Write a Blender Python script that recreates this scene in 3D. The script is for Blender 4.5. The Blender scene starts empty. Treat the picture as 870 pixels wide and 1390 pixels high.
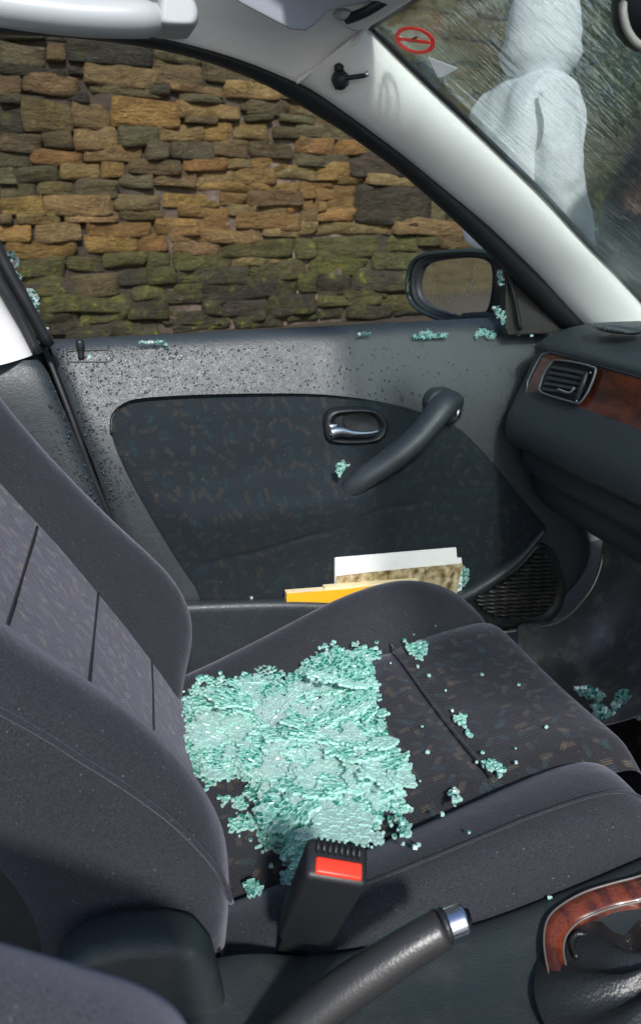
import bpy, bmesh, math, random
from mathutils import Vector as V, noise
R = math.radians; PI = math.pi
random.seed(11)
sc = bpy.context.scene
C = sc.collection

# ------------------------------------------------------------------ camera
F, PITCH, YAW, PU, PV = 1100.0, R(17.8), R(16.5), 435.0, 650.0
CAM = V((0, 0, 1.15))
cd = bpy.data.cameras.new('camera'); cam = bpy.data.objects.new('camera', cd); C.objects.link(cam)
cam.location = CAM; cam.rotation_euler = (PI/2 - PITCH, 0, -YAW)
cd.sensor_fit = 'AUTO'; cd.sensor_width = 36; cd.lens = F/1390*36
cd.shift_y = -45/1390; cd.clip_start = .02; cd.clip_end = 500
cd.dof.use_dof = True; cd.dof.focus_distance = 1.05; cd.dof.aperture_fstop = 10
sc.camera = cam

# ------------------------------------------------------------------ world, sun, exposure
SUN_EL, SUN_AZ = R(37), R(4)          # light travels towards +y and +x (azimuth from +y)
w = bpy.data.worlds.new('World'); sc.world = w; w.use_nodes = True
wn = w.node_tree.nodes; bg = wn['Background']
sky = wn.new('ShaderNodeTexSky'); sky.sky_type = 'NISHITA'; sky.sun_disc = False
sky.sun_elevation = SUN_EL; sky.sun_rotation = SUN_AZ + PI; sky.dust_density = 1.0; sky.air_density = 1.0; sky.ozone_density = 1.5
w.node_tree.links.new(sky.outputs[0], bg.inputs[0]); bg.inputs[1].default_value = 0.15
sd = bpy.data.lights.new('sun', 'SUN'); sun = bpy.data.objects.new('sun', sd); C.objects.link(sun)
sd.energy = 4.3; sd.angle = R(4.0); sd.color = (1, .975, .95)
dirv = V((math.sin(SUN_AZ)*math.cos(SUN_EL), math.cos(SUN_AZ)*math.cos(SUN_EL), -math.sin(SUN_EL)))
sun.rotation_euler = dirv.to_track_quat('-Z', 'Y').to_euler()
sc.view_settings.view_transform = 'Standard'; sc.view_settings.look = 'None'
sc.view_settings.exposure = 0.15; sc.view_settings.gamma = 1

# ------------------------------------------------------------------ projection helpers (pixels of the 870x1390 photo)
def ray(u, v):
    a, b = u - PU, PV - v
    fw = F*math.cos(PITCH) + b*math.sin(PITCH); up = -F*math.sin(PITCH) + b*math.cos(PITCH)
    return V((fw*math.sin(YAW) + a*math.cos(YAW), fw*math.cos(YAW) - a*math.sin(YAW), up))
def Y(u, v, y): r = ray(u, v); return CAM + r*(y/r.y)
def X(u, v, x): r = ray(u, v); return CAM + r*(x/r.x)
def Z(u, v, z): r = ray(u, v); return CAM + r*((z-CAM.z)/r.z)
def PL(u, v, P0, n): r = ray(u, v); return CAM + r*((P0-CAM).dot(n)/r.dot(n))
def proj(p):
    d = p - CAM
    fh = d.x*math.sin(YAW) + d.y*math.cos(YAW); rt = d.x*math.cos(YAW) - d.y*math.sin(YAW)
    dep = fh*math.cos(PITCH) - d.z*math.sin(PITCH); up = fh*math.sin(PITCH) + d.z*math.cos(PITCH)
    return PU + F*rt/dep, PV - F*up/dep
def inpoly(x, y, P):
    c = False; j = len(P)-1
    for i in range(len(P)):
        if (P[i][1] > y) != (P[j][1] > y) and x < (P[j][0]-P[i][0])*(y-P[i][1])/(P[j][1]-P[i][1])+P[i][0]: c = not c
        j = i
    return c
def lerp(tab, x):
    if x <= tab[0][0]: return tab[0][1]
    for (a, b), (c, d) in zip(tab, tab[1:]):
        if x <= c:
            t = (x-a)/(c-a); t = t*t*(3-2*t)*.35 + t*.65
            return b+(d-b)*t
    return tab[-1][1]
def spl(pts, n, closed=False):
    P = [V(p) for p in pts]; m = len(P)
    def g(i): return P[i % m] if closed else P[max(0, min(m-1, i))]
    seg = m if closed else m-1; dense = []
    for i in range(seg):
        a, b, c, d = g(i-1), g(i), g(i+1), g(i+2)
        for k in range(12):
            t = k/12
            dense.append(.5*((2*b)+(c-a)*t+(2*a-5*b+4*c-d)*t*t+(3*b-a-3*c+d)*t*t*t))
    dense.append(P[0].copy() if closed else P[-1].copy())
    L = [0]
    for a, b in zip(dense, dense[1:]): L.append(L[-1]+(b-a).length)
    out = []; j = 0; N = n if closed else n-1
    for i in range(n):
        s = L[-1]*i/N
        while j < len(L)-2 and L[j+1] < s: j += 1
        t = (s-L[j])/max(1e-9, L[j+1]-L[j]); out.append(dense[j].lerp(dense[j+1], min(1, max(0, t))))
    return out

# ------------------------------------------------------------------ object helpers
def prop(o, label=None, cat=None, group=None, kind=None):
    for k, v_ in (('label', label), ('category', cat), ('group', group), ('kind', kind)):
        if v_: o[k] = v_
    return o
def thing(name, label, cat, loc=(0, 0, 0), group=None):
    o = bpy.data.objects.new(name, None); C.objects.link(o); o.location = loc; o.empty_display_size = .05
    return prop(o, label, cat, group)
LOCAL = {'head', 'hood', 'hair'}
def mk(name, verts, faces, mat, parent=None, smooth=True, sub=0, bevel=0, solid=0, uv=None, mats=None, fm=None, off=0, auto=None):
    me = bpy.data.meshes.new(name); me.from_pydata([tuple(p) for p in verts], [], faces)
    for m in (mats or [mat]): me.materials.append(m)
    if fm: me.polygons.foreach_set('material_index', fm)
    me.polygons.foreach_set('use_smooth', [smooth]*len(me.polygons))
    if uv:
        l = me.uv_layers.new(name='UVMap')
        for lp in me.loops: l.data[lp.index].uv = uv[lp.vertex_index]
    me.update()
    bm = bmesh.new(); bm.from_mesh(me); bmesh.ops.recalc_face_normals(bm, faces=bm.faces) if solid == 0 else None
    bm.to_mesh(me); bm.free()
    o = bpy.data.objects.new(name, me); C.objects.link(o)
    if parent: 
        o.parent = parent
        if parent.type == 'EMPTY' and name not in LOCAL: o.location = -parent.location
    if solid: m = o.modifiers.new('s', 'SOLIDIFY'); m.thickness = solid; m.offset = off
    if bevel: m = o.modifiers.new('b', 'BEVEL'); m.width = bevel; m.segments = 3; m.limit_method = 'ANGLE'; m.angle_limit = R(35)
    if sub: m = o.modifiers.new('u', 'SUBSURF'); m.levels = m.render_levels = sub
    return o
def gridf(nr, nc, closed=False):
    f = []
    for i in range(nr-1):
        for j in range(nc if closed else nc-1):
            k = (j+1) % nc
            f.append((i*nc+j, i*nc+k, (i+1)*nc+k, (i+1)*nc+j))
    return f
def grid(name, rows, mat, parent=None, uvf=None, **k):
    nc = len(rows[0]); vs = [p for r in rows for p in r]
    return mk(name, vs, gridf(len(rows), nc), mat, parent, uv=[uvf(p) for p in vs] if uvf else None, **k)
def loft(name, loops, mat, parent=None, cap=True, uvf=None, **k):
    nc = len(loops[0]); vs = [V(p) for r in loops for p in r]; f = gridf(len(loops), nc, True)
    if cap: f += [tuple(range(nc))[::-1], tuple((len(loops)-1)*nc+i for i in range(nc))]
    return mk(name, vs, f, mat, parent, uv=[uvf(p) for p in vs] if uvf else None, **k)
def tube(name, pts, rad, mat, parent=None, n=10, seg=None, flat=1.0, up=V((0, 0, 1)), **k):
    P = spl(pts, seg or max(2, len(pts)*4)) if len(pts) > 2 else [V(p) for p in pts]
    loops = []
    for i, p in enumerate(P):
        t = (P[min(i+1, len(P)-1)]-P[max(i-1, 0)]).normalized()
        a = t.cross(up); a = a.normalized() if a.length > 1e-4 else t.cross(V((0, 1, 0))).normalized(); b = a.cross(t)
        r = rad(i/(len(P)-1)) if callable(rad) else rad
        loops.append([p + a*r*math.cos(2*PI*j/n) + b*r*flat*math.sin(2*PI*j/n) for j in range(n)])
    return loft(name, loops, mat, parent, **k)
def prism(name, poly, depth, mat, parent=None, **k):      # poly: 3-D points, depth: vector
    n = len(poly); vs = [V(p) for p in poly]+[V(p)+depth for p in poly]
    f = [tuple(range(n)), tuple(range(2*n-1, n-1, -1))]+[(i, (i+1) % n, n+(i+1) % n, n+i) for i in range(n)]
    return mk(name, vs, f, mat, parent, **k)
def star(name, outline, fn, mat, parent, rings=10, n=96, cen=None, uvf=None, back=None, **k):
    # filled outline with relief: fn(point, t) moves a point, t = 0 at the rim, 1 in the middle
    P = spl(outline, n, True); c = V(cen) if cen else sum(P, V())/n; vs = []
    if back: vs += [p+back for p in P]
    for r in range(rings):
        t = r/rings; s = 1-(t*t*.35+t*.65)
        vs += [fn(c+(p-c)*s, t) for p in P]
    nr = rings+(1 if back else 0); f = gridf(nr, n, True); vs.append(fn(c, 1)); b = (nr-1)*n
    f += [(b+i, b+(i+1) % n, len(vs)-1) for i in range(n)]
    return mk(name, vs, f, mat, parent, uv=[uvf(p) for p in vs] if uvf else None, **k)
def box(name, c, ax, ay, az, sx, sy, sz, mat, parent=None, taper=1, **k):
    vs = []
    for z in (-.5, .5):
        for x, y in ((-.5, -.5), (.5, -.5), (.5, .5), (-.5, .5)):
            q = taper if z > 0 else 1; vs.append(c+ax*x*sx*q+ay*y*sy*q+az*z*sz)
    return mk(name, vs, [(3, 2, 1, 0), (4, 5, 6, 7), (0, 1, 5, 4), (1, 2, 6, 5), (2, 3, 7, 6), (3, 0, 4, 7)], mat, parent, **k)

# ------------------------------------------------------------------ material helper
class M:
    def __init__(s, name):
        s.m = bpy.data.materials.new(name); s.m.use_nodes = True; s.t = s.m.node_tree; s.n = s.t.nodes
        s.b = s.n['Principled BSDF']; s.out = s.n['Material Output']
    def L(s, a, b): s.t.links.new(a, b)
    def node(s, ty, **k):
        o = s.n.new(ty)
        for a, v_ in k.items():
            if a.startswith('i_'):
                key = a[2:]; key = int(key) if key.isdigit() else key.replace('_', ' ')
                if hasattr(v_, 'is_output') or hasattr(v_, 'links') and not isinstance(v_, (int, float, tuple)): s.L(v_, o.inputs[key])
                else: o.inputs[key].default_value = v_
            else: setattr(o, a, v_)
        return o
    def math(s, op, a, b=0.0, c=0.0, clamp=False):
        return s.node('ShaderNodeMath', operation=op, use_clamp=clamp, i_0=a, i_1=b, i_2=c).outputs[0]
    def mix(s, f, a, b, mode='MIX'):
        o = s.n.new('ShaderNodeMix'); o.data_type = 'RGBA'; o.blend_type = mode
        for i, v_ in ((0, f), (6, a), (7, b)):
            if isinstance(v_, (int, float, tuple)): o.inputs[i].default_value = v_ if not isinstance(v_, tuple) or len(v_) == 4 else (*v_, 1)
            else: s.L(v_, o.inputs[i])
        return o.outputs[2]
    def ramp(s, f, *st):
        o = s.n.new('ShaderNodeValToRGB'); s.L(f, o.inputs[0]); e = o.color_ramp.elements
        while len(e) < len(st): e.new(.5)
        for q, (p, c) in zip(e, st): q.position = p; q.color = (*c, 1) if isinstance(c, tuple) else (c, c, c, 1)
        return o.outputs[0]
    def noise(s, vec, scale, detail=4, rough=.55, out=0):
        o = s.node('ShaderNodeTexNoise', i_Scale=scale, i_Detail=detail, i_Roughness=rough)
        if vec is not None: s.L(vec, o.inputs['Vector'])
        return o.outputs[out]
    def pos(s): return s.node('ShaderNodeNewGeometry').outputs['Position']
    def bump(s, h, strength=.3, dist=.002, prev=None):
        o = s.node('ShaderNodeBump', i_Strength=strength, i_Distance=dist, i_Height=h)
        if prev is not None: s.L(prev, o.inputs['Normal'])
        return o.outputs[0]
    def set(s, **k):
        nm = dict(col='Base Color', rough='Roughness', metal='Metallic', spec='Specular IOR Level', sheen='Sheen Weight', srough='Sheen Roughness',
                  stint='Sheen Tint', coat='Coat Weight', crough='Coat Roughness', trans='Transmission Weight', ior='IOR', nor='Normal', alpha='Alpha')
        for a, v_ in k.items():
            i = s.b.inputs[nm[a]]
            if isinstance(v_, (int, float)): i.default_value = v_
            elif isinstance(v_, tuple): i.default_value = (*v_, 1) if len(v_) == 3 else v_
            else: s.L(v_, i)
        return s
def c3(*c): return tuple(c)

def plastic(name, col, rough, grain=900, gs=.35, dust=.0, var=.25, wet=0, spec=.5, dustcol=(.2, .17, .13)):
    m = M(name); p = m.pos(); n = m.noise(p, 9, 5)
    v_ = m.node('ShaderNodeTexVoronoi', i_Vector=p, i_Scale=grain, feature='F1').outputs['Distance']
    wr = m.noise(p, grain*.35, 3)
    col_ = m.mix(m.math('MULTIPLY', n, var), (*col, 1), tuple(min(1, x*1.9+.004) for x in col))
    if dust: 
        d = m.ramp(m.noise(p, 24, 7, .7), (.5, 0.0), (.72, 1.0)); col_ = m.mix(m.math('MULTIPLY', d, dust), col_, dustcol)
    r_ = m.math('ADD', rough-.06, m.math('MULTIPLY', m.noise(p, 40, 4), .14))
    if wet: r_ = m.math('SUBTRACT', r_, m.math('MULTIPLY', m.ramp(m.noise(p, 130, 4), (.45, 0.0), (.6, 1.0)), wet))
    nb = m.bump(m.math('ADD', v_, wr), gs, .0006)
    m.set(col=col_, rough=r_, nor=nb, spec=spec); return m.m
def velour(name, col, tint=(.6, .6, .75), sheen=.5, pk=.66, pattern=False, weave=1600, tan=(.20, .135, .07), teal=(.03, .105, .12)):
    m = M(name); p = m.pos()
    n1 = m.noise(p, 14, 5); n2 = m.noise(p, 700, 2)
    base = m.mix(m.math('MULTIPLY', n1, .55), (*col, 1), tuple(x*1.75 for x in col))
    base = m.mix(m.ramp(n2, (.35, 0.0), (.7, 1.0)), base, tuple(x*.55 for x in col))
    h = m.math('ADD', m.noise(p, 1100, 2), m.math('MULTIPLY', m.noise(p, 160, 3), .6))
    if pattern:
        uv = m.node('ShaderNodeUVMap', uv_map='UVMap').outputs[0]
        wave = m.node('ShaderNodeTexWave', i_Vector=uv, i_Scale=170.0, i_Distortion=.6, i_Detail=1.0, bands_direction='DIAGONAL').outputs[1]
        base = m.mix(m.math('MULTIPLY', wave, .45), base, tuple(x*2.3 for x in col))
        for k, (s, off) in enumerate(((37, 0.0), (33, .37))):
            q = m.node('ShaderNodeVectorMath', operation='MULTIPLY_ADD', i_0=uv, i_1=(s, s, 0), i_2=(off, off*2, 0)).outputs[0]
            vo = m.node('ShaderNodeTexVoronoi', voronoi_dimensions='2D', i_Vector=q, i_Scale=1.0, i_Randomness=.7)
            loc = m.node('ShaderNodeVectorMath', operation='SUBTRACT', i_0=q, i_1=vo.outputs['Position']).outputs[0]
            cs = m.node('ShaderNodeSeparateXYZ', i_0=vo.outputs['Color'])
            ang = m.math('MULTIPLY', m.math('FLOOR', m.math('MULTIPLY', cs.outputs[0], 4.0)), PI/4)
            rot = m.node('ShaderNodeVectorRotate', rotation_type='Z_AXIS', i_Vector=loc, i_Angle=ang).outputs[0]
            xy = m.node('ShaderNodeSeparateXYZ', i_0=rot); lx, ly = xy.outputs[0], xy.outputs[1]
            inx = m.math('LESS_THAN', m.math('ABSOLUTE', lx), .27); iny = m.math('LESS_THAN', m.math('ABSOLUTE', ly), .12)
            st = m.math('GREATER_THAN', m.math('FRACT', m.math('MULTIPLY_ADD', ly, 11.0, .5)), .5)
            dt = m.math('GREATER_THAN', m.math('FRACT', m.math('MULTIPLY_ADD', lx, 18.0, ly)), .45)
            on = m.math('GREATER_THAN', cs.outputs[2], .08)
            msk = m.math('MULTIPLY', m.math('MULTIPLY', m.math('MULTIPLY', inx, iny), m.math('MULTIPLY', st, dt)), on)
            sel = m.math('GREATER_THAN', lx, m.math('MULTIPLY_ADD', cs.outputs[1], 1.6, -.8))
            pc = m.mix(sel, (*tan, 1), teal)
            base = m.mix(m.math('MULTIPLY', msk, pk), base, pc)
        h = m.math('ADD', h, m.math('MULTIPLY', wave, .5))
    lint = m.math('GREATER_THAN', m.noise(p, 420, 1), .765)
    base = m.mix(m.math('MULTIPLY', lint, .35), base, (.35, .34, .38))
    wr = m.bump(m.math('ADD', m.noise(p, 13, 3), m.math('MULTIPLY', m.noise(p, 42, 4), .3)), .30, .010)
    m.set(col=base, rough=.92, sheen=sheen, srough=.45, stint=(*tint, 1), spec=.15, nor=m.bump(h, .5, .0009, wr)); return m.m
def simple(name, col, rough, metal=0, spec=.5, bump=0, bs=60, coat=0):
    m = M(name); p = m.pos(); n = m.noise(p, bs, 4)
    m.set(col=m.mix(m.math('MULTIPLY', n, .3), (*col, 1), tuple(x*.7 for x in col)), rough=m.math('ADD', rough, m.math('MULTIPLY', m.noise(p, bs*3, 3), .08)), metal=metal, spec=spec, coat=coat)
    if bump: m.set(nor=m.bump(m.noise(p, bs*8, 3), bump, .001))
    return m.m

VINYL = plastic('wet_door_vinyl', (.026, .033, .038), .47, 750, .5, var=.2, wet=.12, spec=.7)
VINYL2 = plastic('console_vinyl', (.016, .022, .024), .46, 800, .5, dust=.08)
DASH = plastic('dash_vinyl', (.026, .034, .039), .5, 900, .4, dust=.06)
DARKP = plastic('dark_plastic', (.010, .012, .014), .42, 900, .3, dust=.05)
BLACK = plastic('black_rubber', (.008, .009, .011), .55, 500, .25, dust=.1, dustcol=(.08, .08, .08))
PILLAR = plastic('pillar_trim', (.80, .79, .78), .6, 260, .25, var=.06, spec=.3)
HEAD = plastic('headliner_cloth', (.84, .82, .81), .85, 700, .6, var=.1, spec=.1)
HANDLE = plastic('pale_grey_plastic', (.38, .41, .43), .38, 600, .08, var=.05)
VISOR = plastic('visor_grey', (.22, .24, .28), .8, 500, .3, var=.1, spec=.2)
DUSTY = plastic('dusty_lightened_kick_plastic', (.10, .098, .094), .38, 300, .5, dust=.7, dustcol=(.34, .31, .27), wet=.1)  # base tone lightened in colour for light missing from the footwell; dust patches real
CARPET = plastic('dark_carpet', (.016, .016, .017), .95, 500, 1.0, dust=.3, spec=.05)
FAB = velour('plain_velour', (.027, .029, .035), sheen=.28)
FABP = velour('patterned_velour', (.018, .018, .021), pattern=True, sheen=.28, pk=.5, tan=(.24, .18, .10), teal=(.045, .12, .14))
FABPB = velour('patterned_velour_lit', (.028, .028, .032), pattern=True, sheen=.3, tan=(.36, .28, .15), teal=(.11, .24, .29))  # lighter copy of patterned velour; brighter light on the backrest put in colour
FABD = velour('door_insert_cloth_dimmed', (.012, .016, .020), tint=(.4, .5, .6), sheen=.12, pk=.55, pattern=True, tan=(.085, .062, .034), teal=(.016, .060, .068))  # cloth darkened in colour, stands in for light falling off towards the door
FABN = velour('driver_seat_velour', (.050, .050, .060))
CHROME = simple('chrome', (.8, .8, .82), .08, 1)
RED = simple('red_button', (.75, .045, .02), .35)
BLUEB = simple('chrome_button', (.75, .77, .9), .12, 1)
PAPER = simple('white_paper', (.85, .85, .84), .7)
YEL = simple('yellow_cover', (.80, .42, .02), .35)
BLK = simple('black_print', (.02, .02, .02), .5)
STW = simple('white_sticker', (.82, .80, .80), .45)
STR_ = simple('red_sticker', (.98, .13, .09), .45)
STD = simple('dark_sticker', (.03, .03, .03), .5)
for q_ in (STW, STR_):
    t_ = q_.node_tree; tb_ = t_.nodes.new('ShaderNodeBsdfTranslucent'); tb_.inputs[0].default_value = (.95, .93, .93, 1) if q_ is STW else (.95, .12, .08, 1)
    mx_ = t_.nodes.new('ShaderNodeMixShader'); mx_.inputs[0].default_value = .5
    t_.links.new(t_.nodes['Principled BSDF'].outputs[0], mx_.inputs[1]); t_.links.new(tb_.outputs[0], mx_.inputs[2]); t_.links.new(mx_.outputs[0], t_.nodes['Material Output'].inputs[0])
PLAINW = simple('plain_white', (.82, .80, .80), .45)
STG = simple('grey_print', (.12, .13, .13), .5)
PAINT = simple('dark_green_paint', (.012, .022, .022), .18, 0, .6, coat=1)
MIRROR = M('mirror_glass')
MIRROR.set(col=(.74, .80, .80), metal=1.0, rough=MIRROR.math('MULTIPLY', MIRROR.ramp(MIRROR.noise(MIRROR.pos(), 260, 2), (.56, 0.05), (.68, .4)), 1.0)); MIRROR = MIRROR.m
WHITECOAT = simple('white_coat', (.88, .90, .94), .8, bump=.5, bs=14)
DARKCOAT = simple('dark_coat', (.010, .016, .026), .6, bump=.6, bs=14)
JEANS = simple('dark_trousers', (.02, .025, .04), .8, bump=.3)
SKIN = simple('skin', (.52, .30, .22), .5)
SHOE = simple('shoe', (.03, .03, .03), .5)
HAIR = simple('hair', (.05, .03, .02), .6)

m = M('walnut_veneer'); p = m.pos()
q = m.node('ShaderNodeVectorMath', operation='MULTIPLY', i_0=p, i_1=(1.0, .35, 1.0)).outputs[0]
n = m.noise(q, 42, 8, .68); n2 = m.noise(p, 330, 4, .7)
m.set(col=m.mix(m.ramp(n2, (.52, 0.0), (.7, 1.0)), m.ramp(n, (.30, (.012, .004, .003)), (.46, (.065, .013, .007)), (.58, (.165, .033, .012)), (.75, (.07, .015, .007))), (.02, .006, .004)), rough=.3, coat=1.0, crough=.05)
WOOD = m.m
m = M('sepia_print'); p = m.pos()
n = m.noise(p, 70, 6, .6)
ctr = Y(592, 792, 1.155)
vd = m.node('ShaderNodeVectorMath', operation='DISTANCE', i_0=p, i_1=tuple(ctr)).outputs['Value']
rings_ = m.math('SINE', m.math('MULTIPLY', vd, 430.0))
near = m.math('LESS_THAN', vd, .047)
f_ = m.math('ADD', n, m.math('MULTIPLY', m.math('MULTIPLY', rings_, near), .07))
m.set(col=m.ramp(f_, (.30, (.06, .04, .012)), (.45, (.26, .19, .09)), (.6, (.5, .41, .26)), (.75, (.62, .55, .42))), rough=.35)
SEPIA = m.m

# glass of the shattered window: clear tinted faces, frosted fracture edges
m = M('glass_shard_face'); p = m.pos()
gl = m.node('ShaderNodeBsdfGlossy', i_Color=(.9, 1, .98, 1), i_Roughness=.08)
tr = m.node('ShaderNodeBsdfTransparent', i_Color=(.60, .90, .82, 1))
df = m.node('ShaderNodeBsdfDiffuse', i_Color=m.mix(m.ramp(m.noise(p, 260, 2), (.35, 0.0), (.65, 1.0)), m.mix(m.noise(p, 38, 3), (.05, .30, .25, 1), (.22, .62, .53)), m.mix(m.noise(p, 45, 3), (.34, .74, .66, 1), (.80, .96, .93))))  # pale and dark noise paints highlights and depths of the heap into the colour
a = m.node('ShaderNodeMixShader', i_0=.38, i_1=tr.outputs[0], i_2=df.outputs[0])
b = m.node('ShaderNodeMixShader', i_0=.09, i_1=a.outputs[0], i_2=gl.outputs[0])
m.n.remove(m.b); m.L(b.outputs[0], m.out.inputs[0]); GFACE = m.m
m = M('glass_shard_edge')
df = m.node('ShaderNodeBsdfDiffuse', i_Color=(.55, .90, .83, 1)); gl = m.node('ShaderNodeBsdfGlossy', i_Color=(1, 1, 1, 1), i_Roughness=.12)
tr = m.node('ShaderNodeBsdfTransparent', i_Color=(.7, .95, .9, 1))
a = m.node('ShaderNodeMixShader', i_0=.3, i_1=df.outputs[0], i_2=gl.outputs[0])
a = m.node('ShaderNodeMixShader', i_0=.2, i_1=a.outputs[0], i_2=tr.outputs[0])
m.n.remove(m.b); m.L(a.outputs[0], m.out.inputs[0]); GEDGE = m.m
m = M('glass_clear_face')
gl = m.node('ShaderNodeBsdfGlossy', i_Color=(1, 1, 1, 1), i_Roughness=.1)
tr = m.node('ShaderNodeBsdfTransparent', i_Color=(.80, .93, .90, 1)); df = m.node('ShaderNodeBsdfDiffuse', i_Color=(.72, .85, .84, 1))
a = m.node('ShaderNodeMixShader', i_0=.35, i_1=tr.outputs[0], i_2=df.outputs[0])
b = m.node('ShaderNodeMixShader', i_0=.14, i_1=a.outputs[0], i_2=gl.outputs[0])
m.n.remove(m.b); m.L(b.outputs[0], m.out.inputs[0]); GCLEAR = m.m
m = M('glass_deep_face')
gl = m.node('ShaderNodeBsdfGlossy', i_Color=(1, 1, 1, 1), i_Roughness=.05)
tr = m.node('ShaderNodeBsdfTransparent', i_Color=(.34, .70, .62, 1)); df = m.node('ShaderNodeBsdfDiffuse', i_Color=(.05, .32, .26, 1))
a = m.node('ShaderNodeMixShader', i_0=.3, i_1=tr.outputs[0], i_2=df.outputs[0])
b = m.node('ShaderNodeMixShader', i_0=.14, i_1=a.outputs[0], i_2=gl.outputs[0])
m.n.remove(m.b); m.L(b.outputs[0], m.out.inputs[0]); GDEEP = m.m
# water drops on vinyl
m = M('water_drop'); m.set(col=(.040, .046, .052), rough=.14, spec=.5, ior=1.33); WATER = m.m
# rain-wet windscreen
m = M('wet_windscreen'); p = m.pos()
st = m.node('ShaderNodeMapping', i_Vector=p, i_Rotation=(0, R(-34), R(8))); st.inputs['Scale'].default_value = (8, 52, 8)
h = m.math('ADD', m.noise(st.outputs[0], 1.0, 4, .6), m.math('MULTIPLY', m.noise(p, 34, 3), .7))
gs = m.node('ShaderNodeBsdfGlass', i_Color=(.86, .93, .90, 1), i_Roughness=.0, i_IOR=1.2)
m.L(m.bump(h, .6, .0034), gs.inputs['Normal'])
tr = m.node('ShaderNodeBsdfTransparent', i_Color=(.90, .95, .93, 1))
a = m.node('ShaderNodeMixShader', i_0=.58, i_1=gs.outputs[0], i_2=tr.outputs[0])
m.n.remove(m.b); m.L(a.outputs[0], m.out.inputs[0]); SCREEN = m.m

# stone
m = M('wall_stone'); p = m.pos(); oi = m.node('ShaderNodeObjectInfo')
z_ = m.node('ShaderNodeSeparateXYZ', i_0=p).outputs[2]
st = m.node('ShaderNodeMapping', i_Vector=p); st.inputs['Scale'].default_value = (1, 1, 3.2)
n1 = m.noise(st.outputs[0], 9, 7, .66); n2 = m.noise(p, 34, 6, .7); n3 = m.noise(p, 3.2, 4)
col = m.mix(m.ramp(n1, (.3, 0.0), (.68, 1.0)), oi.outputs['Color'], m.mix(1.0, oi.outputs['Color'], (.42, .38, .36), 'MULTIPLY'))
col = m.mix(m.ramp(n2, (.54, 0.0), (.72, .6)), col, m.mix(1.0, oi.outputs['Color'], (1.7, 1.6, 1.4), 'MULTIPLY'))
zz = m.math('ADD', z_, m.math('MULTIPLY', n3, .5))
low = m.ramp(zz, (.0, 1.0), (.98, 1.0), (1.12, 0.0))
low = m.math('LESS_THAN', zz, 1.16)
moss = m.math('MULTIPLY', m.ramp(m.noise(p, 7, 9, .75), (.46, 0.0), (.60, 1.0)), m.ramp(m.math('MULTIPLY', zz, .5), (.56, 1.0), (.64, .2)))
col = m.mix(m.math('MULTIPLY', moss, .72), col, m.ramp(m.noise(p, 19, 5), (.35, (.040, .044, .018)), (.56, (.11, .115, .030)), (.68, (.30, .31, .035))))
m.set(col=col, rough=.8, spec=.3, nor=m.bump(m.math('ADD', m.math('MULTIPLY', n1, 1.3), m.math('MULTIPLY_ADD', m.noise(st.outputs[0], 30, 5, .7), .8, n2)), 1.0, .036)); STONE = m.m
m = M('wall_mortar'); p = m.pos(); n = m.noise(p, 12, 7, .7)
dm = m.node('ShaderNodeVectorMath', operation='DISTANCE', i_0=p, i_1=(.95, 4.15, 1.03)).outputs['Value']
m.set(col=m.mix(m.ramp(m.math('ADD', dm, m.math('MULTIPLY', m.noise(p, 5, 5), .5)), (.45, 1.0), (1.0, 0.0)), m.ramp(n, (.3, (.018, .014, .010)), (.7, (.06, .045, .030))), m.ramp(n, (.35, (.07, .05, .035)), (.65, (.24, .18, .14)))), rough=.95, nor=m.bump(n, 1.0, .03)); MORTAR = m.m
def ground(name, a, b, s, bump=.01, rough=.85):
    m = M(name); p = m.pos(); n = m.noise(p, s, 8, .7); n2 = m.noise(p, s*.12, 4)
    m.set(col=m.mix(n2, m.ramp(n, (.3, (*a,)), (.7, (*b,))), tuple(x*.6 for x in a)), rough=rough, nor=m.bump(n, .8, bump)); return m.m
ASPH = ground('asphalt', (.035, .035, .037), (.075, .073, .07), 60, .006, .5)
PAVE = ground('pavement_asphalt', (.05, .048, .045), (.11, .10, .09), 50, .006, .6)
SOIL = ground('verge_soil', (.035, .027, .015), (.085, .065, .038), 26, .02)
KERB = ground('kerb_stone', (.12, .115, .105), (.22, .21, .19), 30, .004)
LEAF = M('ivy_leaf'); oiL = LEAF.noise(LEAF.pos(), 8, 3)
LEAF.set(col=LEAF.ramp(oiL, (.3, (.016, .022, .006)), (.5, (.045, .056, .014)), (.7, (.11, .105, .025))), rough=.65, spec=.15); LEAF = LEAF.m

# ================================================================== THE STREET
def struct(o): o['kind'] = 'structure'; return o
WD = V((math.cos(R(12.5)), math.sin(R(12.5)), 0)); WN = V((math.sin(R(12.5)), -math.cos(R(12.5)), 0))   # along the wall / out of it
W0 = V((.7, 4.1, 0))
def wall_line(s, off): return W0 + WD*s + WN*off
struct(mk('road', [(-120, -120, 0), (120, -120, 0), (120, 120, 0), (-120, 120, 0)], [(0, 1, 2, 3)], ASPH, smooth=False))
pv = [wall_line(s, o)+V((0, 0, z)) for s in (-9, 9) for o, z in ((1.75, .0), (1.75, .12), (.9, .125))]
kerb_parts = mk('kerb', [wall_line(-16, 1.88), wall_line(9, 1.88), wall_line(9, 1.75), wall_line(-16, 1.75)]+[wall_line(-16, 1.88)+V((0, 0, .122)), wall_line(9, 1.88)+V((0, 0, .122)), wall_line(9, 1.75)+V((0, 0, .122)), wall_line(-16, 1.75)+V((0, 0, .122))],
   [(0, 1, 5, 4), (4, 5, 6, 7), (1, 2, 6, 5), (3, 0, 4, 7)], KERB, smooth=False); struct(kerb_parts)
rows = []
for i in range(46):
    s = -16+25*i/45; rows.append([wall_line(s, o)+V((0, 0, z)) for o, z in ((1.75, .118), (1.3, .12), (.85, .125), (.7, .17))])
struct(grid('pavement', rows, PAVE))
rows = []
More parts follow.
